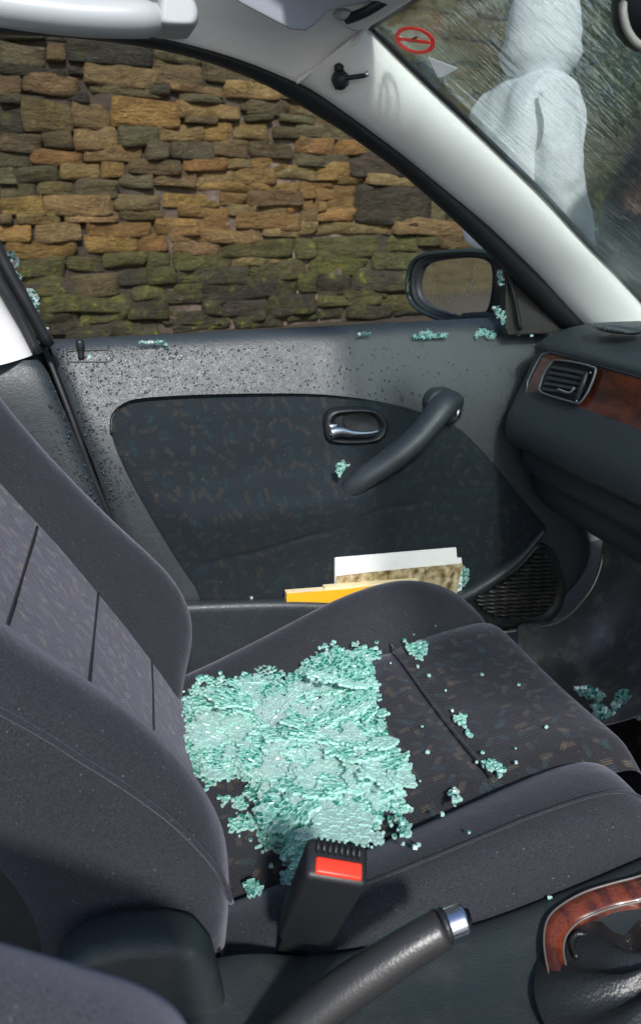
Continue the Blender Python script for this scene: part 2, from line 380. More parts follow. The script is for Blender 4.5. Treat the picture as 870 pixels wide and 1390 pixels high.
for i in range(120):
    s = -16+25*i/119; rows.append([wall_line(s, o)+V((0, 0, z + (noise.noise(V((s*4, o*5, 3)))*.02 if o < .7 else 0))) for o, z in ((.72, .16), (.55, .31), (.4, .45), (.28, .55), (.18, .60), (.08, .612), (-.2, .615))])
struct(grid('verge', rows, SOIL))

wall = thing('stone_wall', 'rough dry stone wall of ochre and mossy grey rubble beyond the window', 'wall', tuple(W0))
rows = []
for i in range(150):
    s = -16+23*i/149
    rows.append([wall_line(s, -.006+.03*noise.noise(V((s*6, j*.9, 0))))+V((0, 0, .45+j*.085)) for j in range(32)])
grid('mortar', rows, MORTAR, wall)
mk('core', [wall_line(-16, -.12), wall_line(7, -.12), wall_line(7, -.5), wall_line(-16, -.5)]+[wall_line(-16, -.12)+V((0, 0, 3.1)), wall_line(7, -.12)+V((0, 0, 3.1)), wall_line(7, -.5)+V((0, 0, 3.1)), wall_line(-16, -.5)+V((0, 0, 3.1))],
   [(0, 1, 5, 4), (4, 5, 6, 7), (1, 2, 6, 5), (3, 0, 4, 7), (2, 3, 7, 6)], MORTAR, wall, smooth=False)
stone_n = [0]; extra = [[], []]
OCH, TAN, BRN, GRY, DRK, GRN = (.340, .210, .072), (.310, .215, .092), (.200, .140, .066), (.150, .128, .066), (.072, .064, .044), (.135, .125, .050)
def stone(s0, s1, z0, z1, colr, join=False):
    rnd = random.Random(stone_n[0]*7+3); g = rnd.uniform
    w_, h_ = (s1-s0)/2, (z1-z0)/2; cs, cz = (s0+s1)/2, (z0+z1)/2; tilt = g(-.05, .05); nx, nz = 7, 5
    off = g(-.008, .022); seed = V((g(0, 99), g(0, 99), g(0, 99))); sk = g(-.12, .12); wd = g(-.12, .12)
    def P(a, b, dep):
        k = 1-.05*abs(a*b)**2.2
        a2 = a*k + sk*b*min(1, h_/w_); b2 = b*k*(1+wd*a)
        q = V((a2*w_*5, b2*h_*5, 0))+seed
        x = a2*(w_+.006) + .014*noise.noise(q); z = b2*(h_+.006) + .013*noise.noise(q+V((7, 7, 0)))
        return wall_line(cs+x*math.cos(tilt)-z*math.sin(tilt), dep+off)+V((0, 0, cz+x*math.sin(tilt)+z*math.cos(tilt)))
    vs = []
    for j in range(nz):
        for i in range(nx):
            a, b = -1+2*i/(nx-1), -1+2*j/(nz-1)
            a, b = math.copysign(abs(a)**.6, a), math.copysign(abs(b)**.6, b)
            e = max(abs(a)**4, abs(b)**4)
            vs.append(P(a*.985, b*.985,   .020*(1-e*.6)+.040*noise.noise(V((a*w_*10, b*h_*22, 1))+seed)))
    f = gridf(nz, nx)
    ring = [i for i in range(nx)]+[nx*j+nx-1 for j in range(1, nz)]+[nx*(nz-1)+i for i in range(nx-2, -1, -1)]+[nx*j for j in range(nz-2, 0, -1)]
    b0 = len(vs)
    for r in ring:
        v_ = vs[r]; vs.append(v_ - WN*(.055+.02))
    for i in range(len(ring)): f.append((ring[i], ring[(i+1) % len(ring)], b0+(i+1) % len(ring), b0+i))
    stone_n[0] += 1
    j = g(.75, 1.2); c = tuple(min(.5, x*j*g(.93, 1.07)) for x in colr)
    if join:
        k = len(extra[0]); extra[0].extend(vs); extra[1].extend([tuple(q+k for q in ff) for ff in f]); return
    o = mk('stone', vs, f, STONE, wall, smooth=True); o.color = (*c, 1)
def wsz(u, v):
    p_ = PL(u, v, W0, WN); return (p_-W0).dot(WD), p_.z
ST = """
0 62 62 89 G;65 88 62 85 B;91 206 58 87 D;0 60 44 53 D;60 130 46 57 D;130 200 50 58 D;0 90 91 103 D;91 116 92 101 D;0 28 104 129 B;31 106 101 127 B;116 216 91 118 T
0 58 130 141 D;59 120 124 136 D;121 226 118 129 G;0 29 146 184 D;31 98 138 179 B;99 148 140 176 B;151 240 137 174 O;0 56 184 206 G;58 96 179 201 G;99 158 176 203 T;160 213 174 199 G
0 39 207 228 G;42 113 204 224 O;115 192 201 221 T;0 21 230 249 G;25 78 227 247 G;80 136 224 245 T;139 167 222 242 O;212 271 65 85 G;207 273 86 116 B;276 361 84 113 G
200 227 117 129 D;229 302 117 127 B;244 303 128 138 G;304 376 113 134 T;380 412 116 134 G;241 324 141 161 T;250 291 160 168 B;327 333 140 150 G;333 391 136 159 G;394 422 138 156 B
333 368 159 165 G;378 422 159 168 G;214 275 171 192 T;276 315 165 191 O;316 365 167 191 T;369 422 174 190 G;200 228 195 217 G;230 287 192 215 G;290 335 191 212 B;336 396 190 212 G;401 431 189 207 T
174 244 217 235 B;250 305 215 232 O;306 341 215 228 T;343 391 212 229 O;392 422 210 226 G;208 264 235 253 B;268 318 231 250 T;320 373 229 249 O;376 427 226 244 T
0 22 252 274 G;24 51 250 269 G;53 99 249 268 B;104 159 243 266 G;160 207 237 255 G;3 58 271 294 O;58 153 267 293 T;155 216 266 286 B;0 14 295 307 B;25 80 291 304 T;88 160 289 301 T;163 216 287 298 B
0 41 306 327 O;49 108 303 327 T;118 206 301 321 O;8 106 328 353 O;116 186 321 343 O;187 228 317 342 O;28 88 353 376 N;91 140 350 367 N;140 199 342 360 N;35 90 377 403 N;92 160 372 399 G;160 226 372 386 D
55 178 401 423 N;180 226 387 406 N;55 110 424 441 D;112 170 421 437 N;172 226 411 433 D;66 120 438 451 D;88 152 448 462 D;153 212 438 458 D;20 64 440 456 D
246 406 249 261 O;220 300 266 282 O;300 331 263 279 O;332 408 260 279 B;408 428 249 270 O;242 308 280 296 O;309 346 279 293 T;347 388 277 291 T;389 424 274 288 O
213 268 296 318 O;270 311 292 315 O;318 407 290 312 O;409 428 287 301 T;229 356 311 329 T;357 406 305 321 T;406 428 302 316 T;235 298 330 347 T;299 399 326 349 N;400 427 324 352 N
200 232 344 363 N;233 313 345 365 Y;315 400 350 360 T;200 236 364 387 N;237 338 362 385 D;339 414 353 379 N;236 274 386 399 N;275 403 380 407 D;404 427 370 397 N
200 276 398 413 D;276 300 408 428 D;300 361 407 429 D;362 426 399 426 D;220 299 422 439 D;235 313 432 448 D;315 356 423 436 D;318 386 429 443 D;388 432 419 435 D
400 448 149 161 G;412 446 163 173 B;400 476 172 188 G;401 451 187 208 O;456 497 190 209 O;498 518 195 209 G;400 470 209 226 G;427 472 221 243 O;472 556 209 242 S;410 448 245 254 O;449 495 243 251 O;496 562 237 251 T
428 479 252 272 O;480 583 252 303 S;584 645 274 300 G;429 440 273 285 O;441 479 267 285 O;428 479 286 302 O;400 426 300 317 T;427 531 301 319 T;532 645 299 319 T;429 514 322 351 N;525 563 322 341 N;563 606 318 334 N;606 650 318 341 N
417 499 350 373 Y;504 580 344 366 N;581 625 344 361 N;428 476 374 399 D;477 594 367 393 D;427 464 396 414 D;465 522 392 407 N;430 514 402 414 N;515 602 399 421 N;433 466 415 433 D;470 534 412 431 D;535 602 405 425 D
"""
CM = dict(O=OCH, T=TAN, B=BRN, G=GRY, D=DRK, N=GRN, Y=(.14, .135, .045), S=(.085, .070, .052))
for item in ST.replace('\n', ';').split(';'):
    if not item.strip(): continue
    a_, b_, c_, d_, k_ = item.split(); a_, b_, c_, d_ = float(a_), float(b_), float(c_), float(d_)
    mv, mu = (c_+d_)/2, (a_+b_)/2
    s0, z_a = wsz(a_, mv); s1, _ = wsz(b_, mv); _, zt = wsz(mu, c_); _, zb = wsz(mu, d_)
    stone(s0+.002, s1-.002, zb+.001, zt-.001, CM[k_])
# coursed rubble beyond the part seen through the open window
sR = wsz(600, 350)[0]; sL = wsz(0, 300)[0]; zT = wsz(200, 48)[1]
rc = random.Random(5)
def courses(sa, sb, za, zb, palette):
    z = za
    while z < zb:
        h = rc.uniform(.07, .15); s = sa-rc.uniform(0, .06)
        while s < sb:
            l = rc.uniform(.14, .42); n = stone_n[0]
            vis = sa > sR-.01 and s < sR+3.2 or za > zT-.01 and -2 < s < 3
            stone(s+.004, min(s+l, sb)-.006, z+.004, z+h-.006+rc.uniform(-.01, .008), rc.choice(palette), join=(n >= 295 or not vis)); s += l
        z += h
courses(sR+.02, sR+4.0, .56, 3.0, [GRY, DRK, GRN, GRN, DRK, BRN])
courses(-1.9, sR+.01, zT+.005, 3.0, [DRK, GRN, DRK, BRN])
courses(-12, sL-.02, .56, 3.0, [OCH, TAN, BRN, GRY, GRN])
STONE2 = STONE.copy(); STONE2.name = 'wall_stone_far'
for nd in STONE2.node_tree.nodes:
    if nd.type == 'OBJECT_INFO':
        for lk in list(STONE2.node_tree.links):
            if lk.from_node == nd:
                to = lk.to_socket; vn = STONE2.node_tree.nodes.get('cellc')
                if not vn:
                    vn = STONE2.node_tree.nodes.new('ShaderNodeTexNoise'); vn.name = 'cellc'; vn.inputs['Scale'].default_value = 3
                    rp = STONE2.node_tree.nodes.new('ShaderNodeValToRGB'); rp.name = 'rpc'
                    rp.color_ramp.elements[0].position = .35; rp.color_ramp.elements[1].position = .65
                    rp.color_ramp.elements[0].color = (*DRK, 1); rp.color_ramp.elements[1].color = (*TAN, 1)
                    STONE2.node_tree.links.new(vn.outputs[0], rp.inputs[0])
                STONE2.node_tree.links.new(STONE2.node_tree.nodes['rpc'].outputs[0], to)
e_ = mk('outer_stone', extra[0], extra[1], STONE2, wall); e_['kind'] = 'stuff'
# ivy and moss cushions hanging on the right-hand half of the wall
vs, fs = [], []; ri = random.Random(8)
while len(fs) < 75000:
    s = ri.uniform(.2, 5.2); z = ri.uniform(.62, 3.25)
    d = noise.noise(V((s*1.1, z*1.3, 4)))+.5*noise.noise(V((s*3, z*3, 9)))+(z-1.7)*.10+(0 if s > sR+.3 or z > 2.25 else min(0, s-sR-.75)*.9)
    if d < (-.22 if s > sR+.3 else (-.55 if z > 2.25 else .0)): continue
    p_ = wall_line(s, .03+ri.random()*.12*min(1, d*3+.2))+V((0, 0, z)); r = ri.uniform(.014, .036)
    n_ = (WN+V((ri.uniform(-.7, .7), ri.uniform(-.7, .7), ri.uniform(-.3, .9)))).normalized(); a = n_.orthogonal().normalized(); b = n_.cross(a)
    t = ri.uniform(0, 6.28); a, b = a*math.cos(t)+b*math.sin(t), b*math.cos(t)-a*math.sin(t); k = len(vs)
    vs += [p_-a*r, p_+b*r*.6+n_*r*.15, p_+a*r*1.1, p_-b*r*.6+n_*r*.15]; fs.append((k, k+1, k+2, k+3))
o = mk('ivy', vs, fs, LEAF, smooth=False); prop(o, 'green ivy and moss growing over the wall beyond the windscreen', 'ivy', kind='stuff')

vs, fs = [], []  # added leaf mass, keeps bright sky out of rays bent by the windscreen
while len(fs) < 15000:
    s = ri.uniform(-3, 7); z = 2.9+ri.random()*3.2; dep = ri.random()*1.6
    if noise.noise(V((s*1.5, z*1.5, dep*2))) < -.15 or noise.noise(V((s, 0, 3)))*.8+5.4 < z: continue
    p_ = wall_line(s, -.1-dep+(z-2.9)*.1)+V((0, 0, z)); r = ri.uniform(.03, .07)
    n_ = (WN+V((ri.uniform(-1, 1), ri.uniform(-1, 1), ri.uniform(-.3, 1)))).normalized(); a = n_.orthogonal().normalized(); b = n_.cross(a); k = len(vs)
    vs += [p_-a*r, p_+b*r*.6, p_+a*r*1.1, p_-b*r*.6]; fs.append((k, k+1, k+2, k+3))
o = mk('hedge', vs, fs, LEAF, smooth=False); prop(o, 'added mass of dark green leaves above the stone wall, hiding the sky', 'hedge', kind='stuff')

# ================================================================== PEOPLE beyond the windscreen
def skinned(name, joints, edges, mat, parent, sub=2):
    ks = list(joints); me = bpy.data.meshes.new(name)
    me.from_pydata([joints[k][0] for k in ks], [(ks.index(a), ks.index(b)) for a, b in edges], []); me.materials.append(mat)
    o = bpy.data.objects.new(name, me); C.objects.link(o); o.parent = parent
    m = o.modifiers.new('k', 'SKIN'); m.use_smooth_shade = True
    for i, k in enumerate(ks):
        r = joints[k][1]; me.skin_vertices[0].data[i].radius = r if isinstance(r, tuple) else (r, r)
        me.skin_vertices[0].data[i].use_root = (i == 0)
    s = o.modifiers.new('u', 'SUBSURF'); s.levels = s.render_levels = sub
    if name in ('coat', 'trousers'):
        s.levels = s.render_levels = 4; folds(o, .030 if name == 'coat' else .02)
    return o
def folds(o, k):
    tx = bpy.data.textures.get('folds') or bpy.data.textures.new('folds', 'CLOUDS'); tx.noise_scale = .09; tx.noise_depth = 2
    d = o.modifiers.new('d', 'DISPLACE'); d.texture = tx; d.strength = k; d.mid_level = .5
def ball(name, c, r, mat, parent, seg=16, warp=None):
    vs, rg = [], seg//2
    rows = []
    for i in range(1, rg):
        th = PI*i/rg; rows.append([V((math.sin(th)*math.cos(2*PI*j/seg), math.sin(th)*math.sin(2*PI*j/seg), math.cos(th))) for j in range(seg)])
    vs = [p for q in rows for p in q]+[V((0, 0, 1)), V((0, 0, -1))]; f = gridf(rg-1, seg, True); n = len(vs)
    f += [(n-2, (j+1) % seg, j) for j in range(seg)]+[(n-1, (rg-2)*seg+j, (rg-2)*seg+(j+1) % seg) for j in range(seg)]
    vs = [V((c[0]+(warp(p) if warp else p).x*r[0], c[1]+(warp(p) if warp else p).y*r[1], c[2]+(warp(p) if warp else p).z*r[2])) for p in vs]
    return mk(name, vs, f, mat, parent)
def hand(parent, wr, side, mat):
    # palm, four fingers and a thumb, loosely curled, pointing down
    palm = skinned('hand', {'w': (wr, .022), 'p': ((wr[0]+.01, wr[1], wr[2]-.05), (.038, .016)), 'k': ((wr[0]+.018, wr[1], wr[2]-.09), (.036, .014))}, [('w', 'p'), ('p', 'k')], mat, parent)
    for i, L in enumerate((.07, .08, .075, .058)):
        x = wr[0]-.012+i*.02; z = wr[2]-.085
        skinned('finger', {'a': ((x, wr[1], z), .0095), 'b': ((x+.006, wr[1]-side*.008, z-L*.5), .0088), 'c': ((x+.004, wr[1]-side*.026, z-L*.95), .0072)}, [('a', 'b'), ('b', 'c')], mat, palm, 1)
    skinned('thumb', {'a': ((wr[0]+.03, wr[1], wr[2]-.03), .012), 'b': ((wr[0]+.055, wr[1]-side*.01, wr[2]-.06), .0105), 'c': ((wr[0]+.062, wr[1]-side*.018, wr[2]-.085), .0085)}, [('a', 'b'), ('b', 'c')], mat, palm, 1)
def person(label, loc, rz, coat, hood, H=1.72, lean=0, wide=1.0):
    t = thing('person', label, 'person', loc); t.rotation_euler = (0, 0, rz)
    # faces +x in its own frame
    k = H/1.72; S = lambda x, y, z: (x*k, y*k, z*k)
    skinned('trousers', {'p': (S(0, 0, .92), (.15, .12)), 'l1': (S(.01, .10, .82), .085), 'l2': (S(.03, .11, .48), .06), 'l3': (S(-.02, .11, .10), .042),
       'r1': (S(.01, -.10, .82), .085), 'r2': (S(.05, -.11, .48), .06), 'r3': (S(.02, -.11, .10), .042)}, [('p', 'l1'), ('l1', 'l2'), ('l2', 'l3'), ('p', 'r1'), ('r1', 'r2'), ('r2', 'r3')], JEANS, t)
    for y in (.11, -.11):
        x0 = -.02 if y > 0 else .02
        skinned('shoe', {'a': (S(x0-.04, y, .05), (.042, .05)), 'b': (S(x0+.07, y, .04), (.045, .035)), 'c': (S(x0+.17, y, .03), (.036, .025))}, [('a', 'b'), ('b', 'c')], SHOE, t)
    w_ = wide
    jt = {'pel': (S(0, 0, .90), (.19*w_, .155*w_)), 'wa': (S(-.01, 0, 1.08), (.20*w_, .17*w_)), 'ch': (S(-.02+lean, 0, 1.30), (.215*w_, .19*w_)), 'nk': (S(.01+lean, 0, 1.50), (.135, .125)),
       'ls': (S(-.01+lean, .13, 1.33), .09), 'le': (S(-.02+lean, .215, 1.12), .075), 'lw': (S(.09+lean, .22, .90), .055),
       'rs': (S(-.01+lean, -.13, 1.33), .09), 're': (S(-.02+lean, -.215, 1.12), .075), 'rw': (S(.09+lean, -.22, .90), .055)}
    skinned('coat', jt, [('pel', 'wa'), ('wa', 'ch'), ('ch', 'nk'), ('ch', 'ls'), ('ls', 'le'), ('le', 'lw'), ('ch', 'rs'), ('rs', 're'), ('re', 'rw')], coat, t)
    for s_ in (1, -1): hand(t, S(.10+lean, .22*s_, .87), s_, SKIN)
    hx = .02+lean
    def face(p):
        q = p.copy()
        if q.x > .2: q.x += .22*math.exp(-((q.y/.16)**2+((q.z+.12)/.16)**2)) - .10*math.exp(-(((abs(q.y)-.38)/.16)**2+((q.z-.1)/.12)**2)) + .05*math.exp(-((q.y/.28)**2+((q.z+.48)/.07)**2))
        if q.z < 0: q.y *= 1+.28*q.z; q.x *= 1+.06*q.z
        return q
    hd = ball('head', S(hx+.01, 0, 1.60), (.098*k, .076*k, .118*k), SKIN, t, 32, face)
    skinned('neck', {'a': (S(hx-.01, 0, 1.42), .055), 'b': (S(hx, 0, 1.54), .052)}, [('a', 'b')], SKIN, t)
    for s_ in (1, -1):
        ball('ear', S(hx+.005, s_*.078, 1.60), (.018*k, .008*k, .03*k), SKIN, hd, 8)
        ball('eye', S(hx+.088, s_*.03, 1.612), (.012*k, .013*k, .008*k), PLAINW, hd, 8)
    ball('mouth', S(hx+.10, 0, 1.545), (.008*k, .024*k, .006*k), simple('lips', (.35, .12, .10), .5), hd, 8)
    if hood:
        def hw(p):
            q = p.copy()
            if q.x > .8: q.x = .8+(q.x-.8)*.2
            if q.z < -.3: q.x = q.x*1.15-.04; q.y *= 1.3; q.z *= 1.12
            return q
        h = ball('hood', S(hx+.005, 0, 1.60), (.125*k, .108*k, .155*k), coat, t, 32, hw); folds(h, .02)
    else:
        ball('hair', S(hx-.018, 0, 1.63), (.098*k, .085*k, .105*k), HAIR, t, 20)
    return t
t = person('person in a white hooded coat standing on the pavement between car and wall', (1.38, 2.50, .122), R(4), WHITECOAT, True, 1.70, .06, .92)
person('person in a dark navy coat standing at the front of the car', (1.56, 1.76, 0), R(52), DARKCOAT, False, 1.78, .03, 1.3)

# ================================================================== CAR BODY
car = thing('car_body', 'interior shell of a damaged saloon with pale trim and dark bonnet', 'car')
# seal curve between white trim and window opening  (u, v, y)
def dy(u): return lerp([(0, 1.03), (300, 1.03), (440, 1.06), (600, 1.13), (790, 1.2)], u)
inner = [(-160, 28), (0, 37), (100, 42), (200, 52), (270, 67), (330, 86), (390, 109), (421, 123), (455, 146), (500, 178), (548, 214), (586, 245), (641, 290), (676, 321), (729, 373), (770, 418), (797, 446)]
outer = [(-160, 32), (0, 42), (100, 47), (200, 60), (270, 76), (320, 93), (370, 115), (434, 154), (470, 176), (514, 207), (552, 236), (593, 272), (641, 317), (680, 356), (712, 390), (745, 425), (765, 446)]
inn = [Y(u, v, dy(u)) for u, v in inner]; out = [Y(u, v, dy(u)+.018) for u, v in outer]
N_ = 60; I_ = spl(inn, N_); O_ = spl(out, N_)
rows = [[p+V((0, .012, 0)) for p in O_], O_, [a.lerp(b, .5)-V((0, .009, 0)) for a, b in zip(I_, O_)], I_, [p+V((0, .01, .012)) for p in I_]]
grid('window_seal', rows, BLACK, car, solid=.003)
# A pillar trim
def pill(edge, n):
    return spl(edge, n)
pin = [Y(u, v, dy(u)-.002) for u, v in [(404, 114), (421, 122), (455, 145), (500, 177), (548, 213), (586, 244), (641, 289), (676, 320), (729, 372), (770, 417), (797, 446), (830, 480)]]
pout = [Y(*q) for q in [(496, 38, 1.028), (540, 83, 1.035), (590, 131, 1.045), (663, 200, 1.065), (735, 270, 1.09), (792, 332, 1.115), (835, 375, 1.135), (880, 425, 1.152), (915, 480, 1.165)]]
A, B = spl(pin, 40), spl(pout, 40); rows = [[p+V((0, .03, .0)) for p in A]]
for k in range(9):
    t = k/8; bulge = math.sin(PI*min(1, t*1.02))**.6*.016
    rows.append([a.lerp(b, t)+V((-.35, -.9, -.1))*bulge for a, b in zip(A, B)])
rows.append([p+V((.004, .004, .004)) for p in B])
grid('pillar_trim', rows, PILLAR, car, sub=1)
grid('pillar_skin', [[p+V((.008, .012, .008)) for p in B], [a.lerp(b, .6)+V((.035, .055, .03)) for a, b in zip(A, B)], [a.lerp(b, .2)+V((.03, .075, .02)) for a, b in zip(A, B)], [p+V((.0, .05, .0)) for p in A]], PAINT, car, sub=1)
# roof rail trim + headliner (from rail up and inward)
top = [(-160, 27), (0, 36), (100, 41), (200, 51), (270, 67), (330, 85), (385, 107), (404, 115)]
r0 = [Y(u, v, dy(u)-.002) for u, v in top]
r1 = [Y(*q) for q in [(-160, -20, 1.02), (0, -10, 1.02), (100, 0, 1.02), (200, 12, 1.02), (270, 28, 1.02), (330, 40, 1.02), (400, 58, 1.025), (430, 95, 1.04)]]
r2 = [Y(*q) for q in [(-160, -110, .99), (0, -100, .99), (100, -90, .99), (200, -70, .99), (300, -40, .99), (380, -8, .995), (450, 22, 1.01), (497, 36, 1.026)]]
r3 = [Y(*q) for q in [(-160, -330, .80), (0, -330, .80), (120, -300, .80), (240, -260, .80), (360, -200, .80), (460, -120, .80), (540, -40, .83), (540, 8, .90)]]
n = 30; a0, a1, a2, a3 = (spl(r, n) for r in (r0, r1, r2, r3)); rows = [[p+V((0, .03, 0)) for p in a0]]
for P, Q in ((a0, a1), (a1, a2), (a2, a3)):
    for k in range(4): rows.append([p.lerp(q, k/4) for p, q in zip(P, Q)])
rows.append(a3)
grid('headliner', rows, HEAD, car, sub=1)
# front header above the windscreen
WA = Y(500, 35, 1.026)
hdr = []
for k in range(8):
    y = 1.03-.10*k; a_, b_ = WA.x-.345, WA.z-1.362
    hdr.append([V((x+a_, y, z+b_)) for x, z in ((.345, 1.362), (.33, 1.352), (.30, 1.362), (.27, 1.385), (.20, 1.40))])
grid('header_trim', hdr[:4], HEAD, car, sub=1, solid=.004)
# trim seam ridge between rail and pillar
tube('trim_ridge', [Y(402, 112, 1.042), Y(440, 84, 1.034), Y(480, 58, 1.024), Y(500, 34, 1.012)], .0028, PILLAR, car, n=8)
# sun visor
vp = [(250, -42), (330, 8), (395, 42), (415, 44), (428, 36), (445, 18), (465, 12), (500, 5), (560, -40)]
P = [Y(u, v, .90) for u, v in vp]
prism('sun_visor', P, V((0, .016, .012)), VISOR, car, bevel=.004, smooth=False)
tube('visor_pivot', [Y(470, 26, .93), Y(500, 14, .91), Y(556, -22, .88)], .0055, DARKP, car, n=8)
ball('visor_clip', Y(466, 20, .93), (.012, .01, .006), HANDLE, car, 12)
# grab handle
tube('grab_handle', [Y(-150, -20, .96), Y(-20, 6, .93), (Y(100, 22, .925)), Y(190, 26, .93), Y(212, 24, .955)], lambda t: .0235 if t < .93 else .019, HANDLE, car, n=16, flat=.75, seg=30)
P = [Y(u, v, .93) for u, v in ((215, 3), (222, -6), (255, -4), (266, 6), (270, 22), (266, 36), (255, 40), (218, 38), (213, 28))]
star('handle_cap', P, lambda p, t: p-V((0, .014*min(1, t*3.5)**.5, 0)), HANDLE, car, back=V((0, .05, 0)), rings=8, n=40)
# coat hook clip on the pillar
ck = Y(462, 108, 1.03)
hk = ball('pillar_clip', ck, (.011, .012, .012), DARKP, car, 12, lambda p: p*(1+.25*noise.noise(p*2.5)))
tube('clip_peg', [ck+V((0, -.008, 0)), ck+V((.028, -.012, .004))], .0028, DARKP, hk, n=8)
ball('clip_tip', ck+V((.029, -.013, .0055)), (.004, .004, .004), CHROME, hk, 8)
ball('clip_wing', ck+V((-.003, -.004, .012)), (.007, .006, .006), DARKP, hk, 6)
# windscreen glass
WA = Y(500, 35, 1.026); wdir = (Y(870, 410, 1.148)-Y(500, 35, 1.026))
sd_ = V((wdir.x, 0, wdir.z)).normalized(); wnrm = V((-sd_.z, 0, sd_.x))
if wnrm.z < 0: wnrm = -wnrm
def ws(s, y): return V((WA.x, y, WA.z))+sd_*s + wnrm*.006*(1-((y-.4)/.7)**2)*1.0
rows = []; nv = len(range(25)); L_ = .74
vs = []
for k, off in enumerate((0, .0045)):
    for i in range(13):
        for j in range(25):
            s = L_*i/12; ye = 1.029+.122*(s/.63); y = ye-(ye+.2)*j/24; vs.append(ws(s-.002, y)+wnrm*off)
f = gridf(13, 25)+[tuple(q+325 for q in ff) for ff in gridf(13, 25)]
bd = [j for j in range(25)]+[25*i+24 for i in range(1, 13)]+[12*25+j for j in range(23, -1, -1)]+[25*i for i in range(11, 0, -1)]
f += [(bd[i], bd[(i+1) % len(bd)], bd[(i+1) % len(bd)]+325, bd[i]+325) for i in range(len(bd))]
mk('windscreen', vs, f, SCREEN, car)
# black frit edge of the glass
P = spl([Y(*q)+V((.004, 0, .004)) for q in [(496, 38, 1.028), (540, 83, 1.035), (590, 131, 1.045), (663, 200, 1.065), (735, 270, 1.09), (792, 332, 1.115), (835, 375, 1.135), (880, 425, 1.152)]], 30)
grid('windscreen_seal', [[p+V((.0, .012, 0)) for p in P], [p-V((0, .006, 0)) for p in P]], BLACK, car, solid=.004)
grid('windscreen_top_seal', [[V((WA.x-.004, y, WA.z+.0005)), V((WA.x+.005, y, WA.z-.0025))] for y in (1.03, .8, .6, .4, .2)], BLACK, car, solid=.004)
# bonnet and wing seen low through the windscreen
rows = []
for i in range(14):
    x = .86+1.1*i/13; z = .985-.02*i/13-.12*(i/13)**3
    rows.append([V((x, y, z-.10*max(0, (y-.98)/.25)**2.2)) for y in (1.33, 1.28, 1.2, 1.12, 1.02, .9, .7, .4, .1, -.3)])
grid('bonnet', rows, PAINT, car, sub=1, solid=.01, off=-1)
# B pillar
P1 = [Y(*q) for q in [(-80, 230, 1.16), (0, 404, 1.17), (25, 445, 1.175), (46, 482, 1.18)]]
P0 = [Y(*q) for q in [(-190, 260, 1.10), (-80, 404, 1.11), (-60, 450, 1.12), (-30, 502, 1.125)]]
a, b = spl(P1, 12), spl(P0, 12)
grid('pillar_trim', [[p+V((.0, .03, 0)) for p in a]]+[[p.lerp(q, t)-V((0, .014*math.sin(PI*t), 0)) for p, q in zip(a, b)] for t in (0, .15, .4, .7, 1)], PILLAR, car, sub=1)
# B pillar lower trim (grey, wet)
tb = []
for (uL, uR, v, y) in ((-160, 50, 488, 1.165), (-160, 62, 500, 1.155), (-160, 78, 540, 1.15), (-160, 96, 580, 1.15), (-160, 126, 655, 1.15), (-160, 160, 740, 1.15), (-160, 200, 860, 1.15)):
    tb.append([Y(uL+(uR-uL)*k/5, v+(14-14*k/5 if v < 510 else 0), y) for k in range(6)]+[Y(uR+2, v, y+.03)])
BTRIM = grid('pillar_lower_trim', tb, VINYL, car, sub=2)
# black window frame strips at the left end
for nm, pts, wd, m_ in (('window_seal', [(-40, 250, 1.19), (0, 345, 1.195), (35, 410, 1.2), (66, 468, 1.21)], .0125, BLACK), ('door_weatherstrip', [(-60, 285, 1.175), (0, 382, 1.18), (28, 432, 1.185), (52, 480, 1.185)], .0105, DARKP)):
    tube(nm, [Y(*q) for q in pts], wd, m_, car, n=8, flat=.7)
# floor, sill, kick panel
FZ = .20
vs = [(-.6, -.2, FZ), (1.0, -.2, FZ), (1.0, 1.25, FZ), (-.6, 1.25, FZ)]
grid('floor_pan', [[V((x, y, FZ+.012*noise.noise(V((x*7, y*7, 0)))+max(0, x-.85)*.9)) for y in [k*.06-.2 for k in range(25)]] for x in [-.6+k*.075 for k in range(26)]], CARPET, car)
# sill plate and inner kick panel (dusty; light put into its base colour)
kp = []
for (v, pts) in ((0, [(700, 848, 1.19), (760, 838, 1.20), (800, 800, 1.21), (815, 755, 1.215), (822, 700, 1.22)]), (1, [(700, 862, 1.165), (770, 850, 1.165), (815, 806, 1.175), (832, 760, 1.18), (845, 700, 1.18)]),
                 (2, [(700, 885, 1.14), (785, 875, 1.13), (835, 820, 1.13), (852, 770, 1.13), (865, 700, 1.13)]), (3, [(700, 915, 1.13), (800, 905, 1.11), (860, 840, 1.10), (885, 780, 1.09), (900, 700, 1.09)]),
                 (4, [(700, 935, 1.06), (815, 935, 1.03), (890, 880, 1.0), (930, 820, .98), (950, 700, .98)]), (5, [(690, 1000, .98), (825, 990, .93), (930, 950, .88), (990, 900, .86), (1000, 700, .86)])):
    kp.append(spl([Y(*q) for q in pts], 16))
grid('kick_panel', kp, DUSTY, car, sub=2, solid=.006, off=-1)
tube('sill_highlight', [Y(*q) for q in ((640, 862, 1.175), (700, 856, 1.175), (760, 843, 1.178), (798, 806, 1.19), (814, 772, 1.195), (817, 752, 1.2))], .0022, simple('worn_metal_edge', (.5, .47, .42), .35, .7), car, n=6)  # pale strip paints the bright highlight line along the sill edge
# rear-view mirror end
ball('rear_view_mirror', Y(886, 2, .62), (.03, .035, .036), BLACK, car, 20)
tube('mirror_rim', [Y(886, 2, .585)+V((.026*math.cos(a*PI/8), 0, .031*math.sin(a*PI/8))) for a in range(17)], .003, simple('rim_grey', (.35, .33, .30), .4), car, n=6, seg=34)

